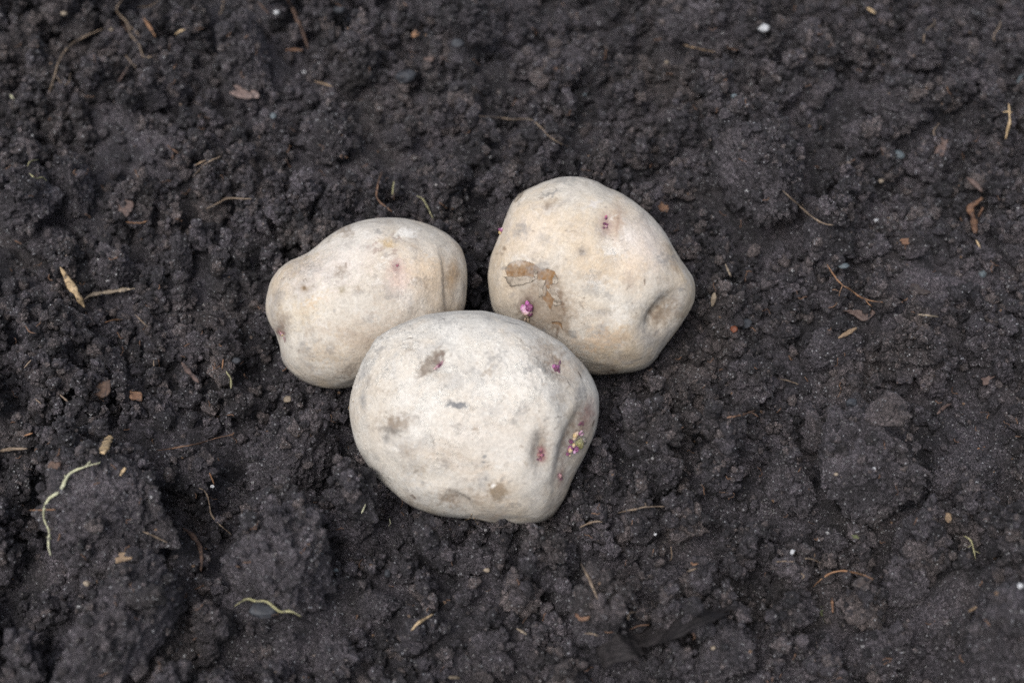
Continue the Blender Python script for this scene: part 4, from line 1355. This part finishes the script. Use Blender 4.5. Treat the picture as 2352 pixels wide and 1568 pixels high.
STR = [
    ("straw", [(402, 80), (413, 72), (425, 68)], 6, 'straw', "short yellow straw bit beside the upright soil block"),
    ("straw", [(23, 218), (33, 230)], 5, 'root_pale', "tiny pale straw bit near the left edge, upper left"),
    ("straw", [(447, 380), (473, 368)], 5, 'wood_tan', "small tan straw bit crossing the thin pale bending root"),
    ("twig", [(330, 42), (347, 68), (357, 85)], 7, 'root_orange', "short orange brown twig between the zigzag root and the block"),
    ("twig", [(295, 152), (282, 172), (270, 192)], 7, 'bark_pink', "pinkish twig below the zigzag root"),
    ("twig", [(657, -6), (672, 20), (681, 40), (695, 73), (708, 113)], 13, 'bark', "thick grey brown twig slanting down from the top edge"),
    ("twig", [(591, 3), (618, 33)], 7, 'bark', "thin dark twig at the top edge beside the upright block"),
    ("twig", [(655, 116), (675, 114), (697, 116)], 10, 'wood', "stubby brown twig at the foot of the thick grey twig"),
    ("straw", [(721, 187), (745, 193), (768, 201)], 7, 'wood_tan', "tan straw above the egg shaped clod"),
    ("straw", [(1569, 103), (1606, 113), (1643, 120)], 7, 'wood_tan', "blurred tan straw in the upper middle under the broad top clod"),
    ("straw", [(1991, 18), (2012, 32)], 9, 'straw', "short pale straw bit at the top right"),
    ("stick", [(2336, 192), (2353, 165)], 9, 'blue', "bluish grey stick cut by the right edge"),
    ("straw", [(1666, 606), (1672, 620), (1679, 636)], 5, 'straw_gray', "short greyish straw right of the round potato"),
    ("stick", [(1635, 704), (1639, 686), (1641, 672)], 12, 'straw_gray', "stubby grey stick right of the round potato's dimple"),
    ("stick", [(1925, 776), (1946, 765), (1968, 752)], 11, 'wood_tan', "short flat tan stick below the pink leaf scrap"),
    ("straw", [(2108, 722), (2130, 724), (2158, 728)], 6, 'straw_gray', "grey straw lying level right of the pink leaf scrap"),
    ("twig", [(2242, 551), (2253, 572)], 5, 'straw', "thin yellow twig below the forked bark piece"),
    ("twig", [(2152, 951), (2172, 932), (2186, 926)], 8, 'bark_pink', "reddish twig with a bend, near the squarish clod"),
    ("twig", [(420, 1212), (440, 1228), (457, 1252), (463, 1280), (461, 1312)], 11, 'bark', "dark bark twig lying along the point of the slab shaped clod"),
    ("straw", [(945, 1447), (962, 1429), (995, 1409)], 6, 'straw', "pale slightly bent straw below the front potato"),
    ("straw", [(1027, 1554), (1058, 1556)], 7, 'straw_gray', "greyish straw at the bottom edge"),
    ("stick", [(1334, 1292), (1353, 1329), (1373, 1375)], 4.6, 'root_tan', "thin straight stick leaning down below the front potato"),
    ("straw", [(1186, 1442), (1211, 1457)], 5, 'straw_gray', "short straw left of the wood strip"),
    ("straw", [(1463, 1469), (1486, 1469)], 4, 'root_brown', "short straw lying on the wood strip, lower one"),
    ("twig", [(1911, 1370), (1913, 1407)], 6, 'wood', "small upright brown twig beside the green leaf scrap"),
    ("straw", [(2223, 1405), (2244, 1392)], 5, 'wood_tan', "short tan straw above the big corner clod"),
    ("twig", [(417, 831), (436, 856), (457, 879)], 12, 'bark_pink', "reddish bark stick left of the oblong potato"),
    ("straw", [(600, 1386 - 55), (600, 1332)], 0, '', ''),
    ("twig", [(2221, 407), (2241, 423), (2257, 441)], 14, 'bark_pink', "pinkish bark sliver above the forked bark piece"),
    ("straw", [(1545, 1168), (1548, 1170)], 0, '', ''),
    ("twig", [(1300, 1222), (1320, 1212)], 0, '', ''),
]
for nm, pts, wd, mt, lb in STR:
    if wd <= 0: continue
    strand(nm, nm, pts, wd, mt, lb, GS, taper=.75, flat=.6, wob=.3, kink=.18)
strand("forked_bark", "bark", [(2256, 455), (2242, 466), (2228, 478), (2236, 502), (2240, 535)], 15, 'wood', "forked reddish bark piece at the right side", None, taper=.5, branches=[([(2258, 476), (2247, 498)], 6)], flat=.6, wob=.3)
strand("splinter", "splinter", [(138, 613), (150, 633), (157, 646), (177, 676), (195, 707)], 17, 'straw', "bright yellow wood splinter pointing down, left side", GS, taper=.9, flat=.35, wob=.2, kink=.2)
strand("splinter", "splinter", [(193, 688), (213, 676), (260, 669), (312, 662)], 11, 'straw_gray', "grey brown splinter lying level beside the yellow one", GS, taper=.9, flat=.4, wob=.3, kink=.25)
strand("splinter", "splinter", [(235, 1042), (243, 1022), (253, 1000)], 21, 'straw', "blurred pale wood splinter standing above the long pale root", GS, taper=.6, flat=.4, wob=.2)


# ------------------------------------------------------------------ chips, flakes, leaves and stones
def chip(name, cat, x, y, w_, h_, ang, mat, label, group=None, thick=.12, tilt=.45, poly=None, curl=.1):
    w_, h_ = (w_ * .86, h_ * .86) if max(w_, h_) < 25 else (w_, h_)
    t, r = hit(H, [x], [y]); t = float(t[0]) + .0002; p = CAM + r[0] * t
    s_ = t / FD
    n = (1 - tilt) * np.array([0, 0, 1.0]) + tilt * (-FWD); n /= np.linalg.norm(n)
    rg = np.random.default_rng(int(x * 7 + y))
    n += rg.normal(size=3) * .08; n /= np.linalg.norm(n)
    e1 = RIGHT - n * (RIGHT @ n); e1 /= np.linalg.norm(e1)
    e2 = np.cross(n, e1)
    yf = 1 / max(-(n @ FWD), .4)
    if poly is None:
        m_ = 26; th = np.linspace(0, 2 * np.pi, m_, endpoint=False)
        rr = (np.abs(np.cos(th)) ** 3 + np.abs(np.sin(th)) ** 3) ** (-1 / 3)
        rr *= 1 + .24 * np.interp(th, np.linspace(0, 2 * np.pi, 14), np.r_[rg.normal(size=13), 0])
        c, q = math.cos(R(ang)), math.sin(R(ang))
        u = rr * np.cos(th) * w_; v = rr * np.sin(th) * h_
        U, Vv = c * u - q * v, q * u + c * v
    else:
        pp = catmull(poly + [poly[0]], 8)[:-1]
        pp = pp + rg.normal(size=pp.shape) * .8
        U, Vv = pp[:, 0] - x, -(pp[:, 1] - y); m_ = len(U)
    V, rings = [], 6
    sz = max(w_, h_) * s_
    th_ = thick * min(w_, h_) * s_ * 2
    for side in (1, -1):
        for k in range(rings):
            f = 1 - k / rings
            for i in range(m_):
                a, b = U[i] * f, Vv[i] * f
                bow = curl * ((a * a + b * b) / (max(w_, h_) ** 2)) * sz
                nz = .10 * sz * float(math.sin(a * .31 + b * .17 + x) * math.cos(b * .23 + y)) * .5
                V.append(p + e1 * a * s_ + e2 * b * s_ * yf + n * (bow + nz + side * th_ / 2 * (1 if k else .55)))
        V.append(p + n * side * th_ / 2)
    V = np.array(V); F = []
    half = rings * m_ + 1
    for sd_, off in ((0, 0), (1, half)):
        for k in range(rings - 1):
            for i in range(m_):
                a = off + k * m_ + i; b = off + k * m_ + (i + 1) % m_
                q4 = (a, b, b + m_, a + m_)
                F.append(q4 if sd_ == 0 else q4[::-1])
        for i in range(m_):
            a = off + (rings - 1) * m_ + i; b = off + (rings - 1) * m_ + (i + 1) % m_
            F.append((a, b, off + rings * m_, off + rings * m_) if sd_ == 0 else (b, a, off + rings * m_, off + rings * m_))
    for i in range(m_):
        a, b = i, (i + 1) % m_
        F.append((a + half, b + half, b, a))
    o = make_mesh(name, V, tri(F), M[mat], (p[0], p[1], float(V[:, 2].min())))
    return tag(o, label, cat, group)


GC = "bits of bark and leaf on the soil"
chip("dry_leaf", "leaf", 565, 210, 36, 18, -12, 'leaf', "pinkish brown dry leaf lying in the upper left above the egg shaped clod", GC, .08)
chip("bark_flake", "bark", 291, 476, 20, 15, -35, 'bark_pink', "small reddish bark flake above the short orange rootlet", GC, .2)
chip("bark_flake", "bark", 231, 897, 23, 20, -40, 'bark', "ragged dark brown bark flake left of the orange wood chip", GC, .2)
chip("wood_chip", "wood chip", 314, 910, 19, 13, -25, 'wood', "small orange brown wood chip next to the ragged bark flake", GC, .3)
chip("wood_chip", "wood chip", 986, 137, 13, 9, 10, 'bark_pink', "small brown chip in the soil at the top, above the potatoes' gap", GC, .3)
chip("wood_chip", "wood chip", 953, 80, 9, 7, 30, 'root_orange', "tiny orange chip near the top edge above the small brown chip", GC, .4)
chip("bark_flake", "bark", 1524, 478, 11, 15, 30, 'wood', "blurred reddish flake just beyond the round potato's upper side", GC, .2)
chip("leaf_scrap", "leaf", 1974, 720, 36, 13, -8, 'bark_pink', "pink brown leaf scrap below the branching orange root", GC, .1, poly=[(1936, 712), (1968, 712), (2010, 716), (2004, 728), (1982, 738), (1960, 722)])
chip("leaf_scrap", "leaf", 1980, 1333, 24, 9, 12, 'leaf_dark', "dark leaf scrap under the arched orange root", GC, .1, poly=[(1956, 1342), (1975, 1326), (2006, 1328), (1996, 1338), (1975, 1348)])
chip("leaf_scrap", "leaf", 1892, 1406, 8, 17, 10, 'leaf_green', "dull green leaf scrap below the arched orange root", GC, .12)
chip("leaf_scrap", "leaf", 1965, 1233, 12, 5, -25, 'leaf_green', "tiny green leaf scrap at the foot of the largest gritty clod", GC, .15)
chip("wood_chip", "wood chip", 2085, 554, 17, 8, 0, 'wood', "brown wood chip in the upper part of the right side", GC, .3)
chip("slate_flake", "stone", 2108, 668, 22, 15, 8, 'leaf_dark', "flat dark grey flake above the level grey straw", GC, .15)
chip("wood_chip", "wood chip", 2250, 1031, 13, 5, 8, 'root_orange', "small salmon coloured chip near the wide low clod", GC, .3)
chip("bark_flake", "bark", 2178, 1190, 8, 12, 20, 'wood_tan', "small tan bark flake below the wide low clod", GC, .3)
chip("pale_flake", "flake", 1816, 1269, 10, 6, 20, 'white', "pale pinkish grey flake beside hair thin rootlets", GC, .2)
chip("wood_chip", "wood chip", 280, 1082, 6, 10, -30, 'straw', "blurred yellow chip on the big mound, upper one", GC, .3)
chip("wood_chip", "wood chip", 288, 1279, 24, 10, 15, 'wood_tan', "blurred yellowish brown chip at the foot of the big mound", GC, .3)
chip("bark_flake", "bark", 123, 1074, 14, 19, -25, 'bark', "dark red brown seed like flake beside the long pale root", GC, .4)
chip("bark_flake", "bark", 2165, 905 - 572 + 0, 12, 26, -20, 'bark_pink', "blurred pink bark flake near the small hooked root", GC, .2)
tag(strand("wood_strip", "wood", [(1378, 1512), (1440, 1478), (1520, 1452), (1610, 1422), (1690, 1388)], 66, 'wood_dark', "", None, taper=.35, flat=.10, wob=.1, kink=.10, bury=.0028, sides=40, rough=.0009),
    "long dark flat strip of rotten wood near the bottom edge", "wood")
chip("wood_chip", "wood chip", 1340, 1416, 18, 10, 5, 'wood', "dark orange brown chip sunk beside the small ball of soil", GC, .3)
chip("bark_flake", "bark", 2268, 872, 15, 9, 20, 'bark_pink', "dull pink flake under the squarish clod", GC, .2)


def stone(name, x, y, w_, h_, mat, label, group="small stones in the soil", k=0, cat="pebble"):
    t, r = hit(H, [x], [y]); t = float(t[0]); p = CAM + r[0] * t
    s_ = t / FD
    S, F = ico(4)
    sd_ = int(x * 13 + y)
    q = S * (1 + .18 * fbm(S * 1.3 + sd_ % 97, 2, 7))[:, None]
    rg = np.random.default_rng(sd_)
    for _ in range(5):
        n = rg.normal(size=3); n /= np.linalg.norm(n)
        q -= np.outer(np.maximum(q @ n - .78, 0) * .9, n)
    q *= (1 + .03 * fbm(S * 6, 2, 8))[:, None]
    V = q * (w_ * s_, h_ * s_ * 1.05, h_ * s_ * .85) + p + np.array([0, 0, h_ * s_ * .25])
    o = make_mesh(name, V, F, M[mat], (p[0], p[1], float(V[:, 2].min())))
    return tag(o, label, cat, group)


ST = [
    (1753, 66, 15, 11, 'white', "bright white pebble at the top, the largest white one"),
    (635, 30, 7, 6, 'white', "small white pebble beside the thick twig at the top"),
    (698, 167, 4.5, 4, 'white', "tiny white pebble above the tan straw"),
    (628, 268, 7, 8, 'blue', "pale grey green pebble above the small round clod"),
    (1051, 102, 15, 11, 'slate', "blue grey stone near the top, right of the small brown chip"),
    (931, 178, 24, 18, 'slate', "larger blue grey stone below the top edge, above the oblong potato"),
    (778, 24, 14, 10, 'slate', "blue grey stone at the top edge right of the thick twig"),
    (146, 32, 8, 5, 'tan_stone', "small yellow brown pebble in the top left corner"),
    (256, 69, 5, 4, 'tan_stone', "tiny tan pebble at the end of the long hooked root"),
    (1531, 144, 5, 4, 'tan_stone', "tiny tan pebble below the blurred tan straw"),
    (1343, 218, 4, 3.5, 'blue', "tiny blue pebble above the round potato"),
    (1686, 222, 8, 6, 'blue', "small blue grey pebble above the lump on the tall block"),
    (2064, 358, 14, 11, 'blue', "blue green stone in the hollow below the flattish clod"),
    (2012, 507, 6, 5, 'white', "small white pebble right of the slanting root"),
    (2024, 417, 6, 5, 'tan_stone', "small cream pebble above the small white pebble"),
    (543, 829, 10, 9, 'slate', "dark slate pebble left of the oblong potato's lower end"),
    (661, 918, 10, 8, 'tan_stone', "cream crumb of stone in the notch between oblong and front potatoes"),
    (1938, 612, 13, 7, 'blue', "pale blue stone chip beside the branching orange root"),
    (1686, 757, 9, 8, 'red_stone', "rust red pebble right of the round potato"),
    (1712, 746, 15, 13, 'slate', "dark blue grey stone next to the rust red pebble"),
    (1955, 926, 13, 12, 'slate', "blue grey stone above the largest gritty clod"),
    (199, 1340, 8, 7, 'tan_stone', "tan crumb beside the long slab shaped clod"),
    (890, 1317, 8, 10, 'slate', "grey blue stone chip below the front potato's left part"),
    (602, 1404, 36, 20, 'slate', "smooth grey stone half buried under the yellowish wavy root"),
    (1118, 1310, 8, 6, 'tan_stone', "pale pebble directly below the front potato"),
    (771, 1309, 6, 4, 'blue', "pale blue pebble beside the broad mound"),
    (2343, 1346, 7, 7, 'white', "white pebble at the right edge above the corner clod"),
    (488, 1117, 5, 4, 'white', "tiny white grain beside the tiny curved orange root"),
    (1350, 30 + 540, 0, 0, '', ''),
    (2256, 585 - 14 + 60, 9, 9, 'blue', "dull blue green pebble below the thin yellow twig"),
    (2180, 845 - 300, 0, 0, '', ''),
    (1505, 1226, 4, 4, 'white', "tiny white grain below the two roots under the front potato's end"),
    (1648, 1120, 0, 0, '', ''),
    (2008, 1076, 4, 4, 'white', "tiny white grain on the largest gritty clod"),
    (1920, 1089, 5, 4.5, 'tan_stone', "tiny orange tan grain on the largest gritty clod"),
    (1638, 1488, 6, 5, 'tan_stone', "tan grain on the rounded clod at the wood strip's end"),
]
for x, y, a, b_, mt, lb in ST:
    if a > 0: stone("pebble", x, y, a, b_, mt, lb)

# countless hair roots in the earth
rg = np.random.default_rng(77)
HV, HF, ho = [], [], 0
for _ in range(330):
    x, y = rg.uniform(0, 2352), rg.uniform(0, 1568)
    a = rg.uniform(0, math.pi); ln = rg.uniform(8, 26)
    th = a + np.cumsum(rg.normal(size=5) * .5)
    pp = [(x, y)]
    for q in th: pp.append((pp[-1][0] + math.cos(q) * ln / 5, pp[-1][1] + math.sin(q) * ln / 5))
    C = catmull(pp, 3.0)
    t, r = hit(H, C[:, 0], C[:, 1])
    if np.ptp(t) > .012: continue
    C = CAM + r * (t - .0002)[:, None]
    V, F = tube_arrays(C, np.full(len(C), rg.uniform(.00010, .00020)), 1.0, 5)
    HV.append(V); HF += [tuple(i + ho for i in f) for f in F]; ho += len(V)
o = make_mesh("root_hairs", np.concatenate(HV), tri(HF), M['root_brown'])
tag(o, "hair fine rootlets threaded through the soil", "root hairs", None, "stuff")

# rootlets hanging from the underside of the front potato
def hair(po, pts, w_, lifts):
    P = []
    for (x, y), l in zip(pts, lifts):
        p, n = po.surf(x, y)
        e = CAM + rays((po.zoom[0] + x / po.zoom[2]) * 2352 / 4096, (po.zoom[1] + y / po.zoom[2]) * 2352 / 4096)[0] * ((p - CAM) @ FWD)
        P.append(e + (n * l * po.mm))
    C = catmull(P, .0005)
    rad = np.linspace(w_, w_ * .4, len(C)) * po.mm
    V, F = tube_arrays(C, rad)
    return make_mesh("rootlet", V, tri(F), M['straw'], C[0], None, True, po.obj)


hair(pf, [(905, 1440), (895, 1468), (868, 1478), (840, 1490)], 3.0, [3, 2, 1, 0])
hair(pf, [(920, 1465), (935, 1490), (944, 1510)], 3.0, [3, 2, 0])
hair(pf, [(110, 680), (82, 712), (74, 740)], 3.0, [2, 2, 0])
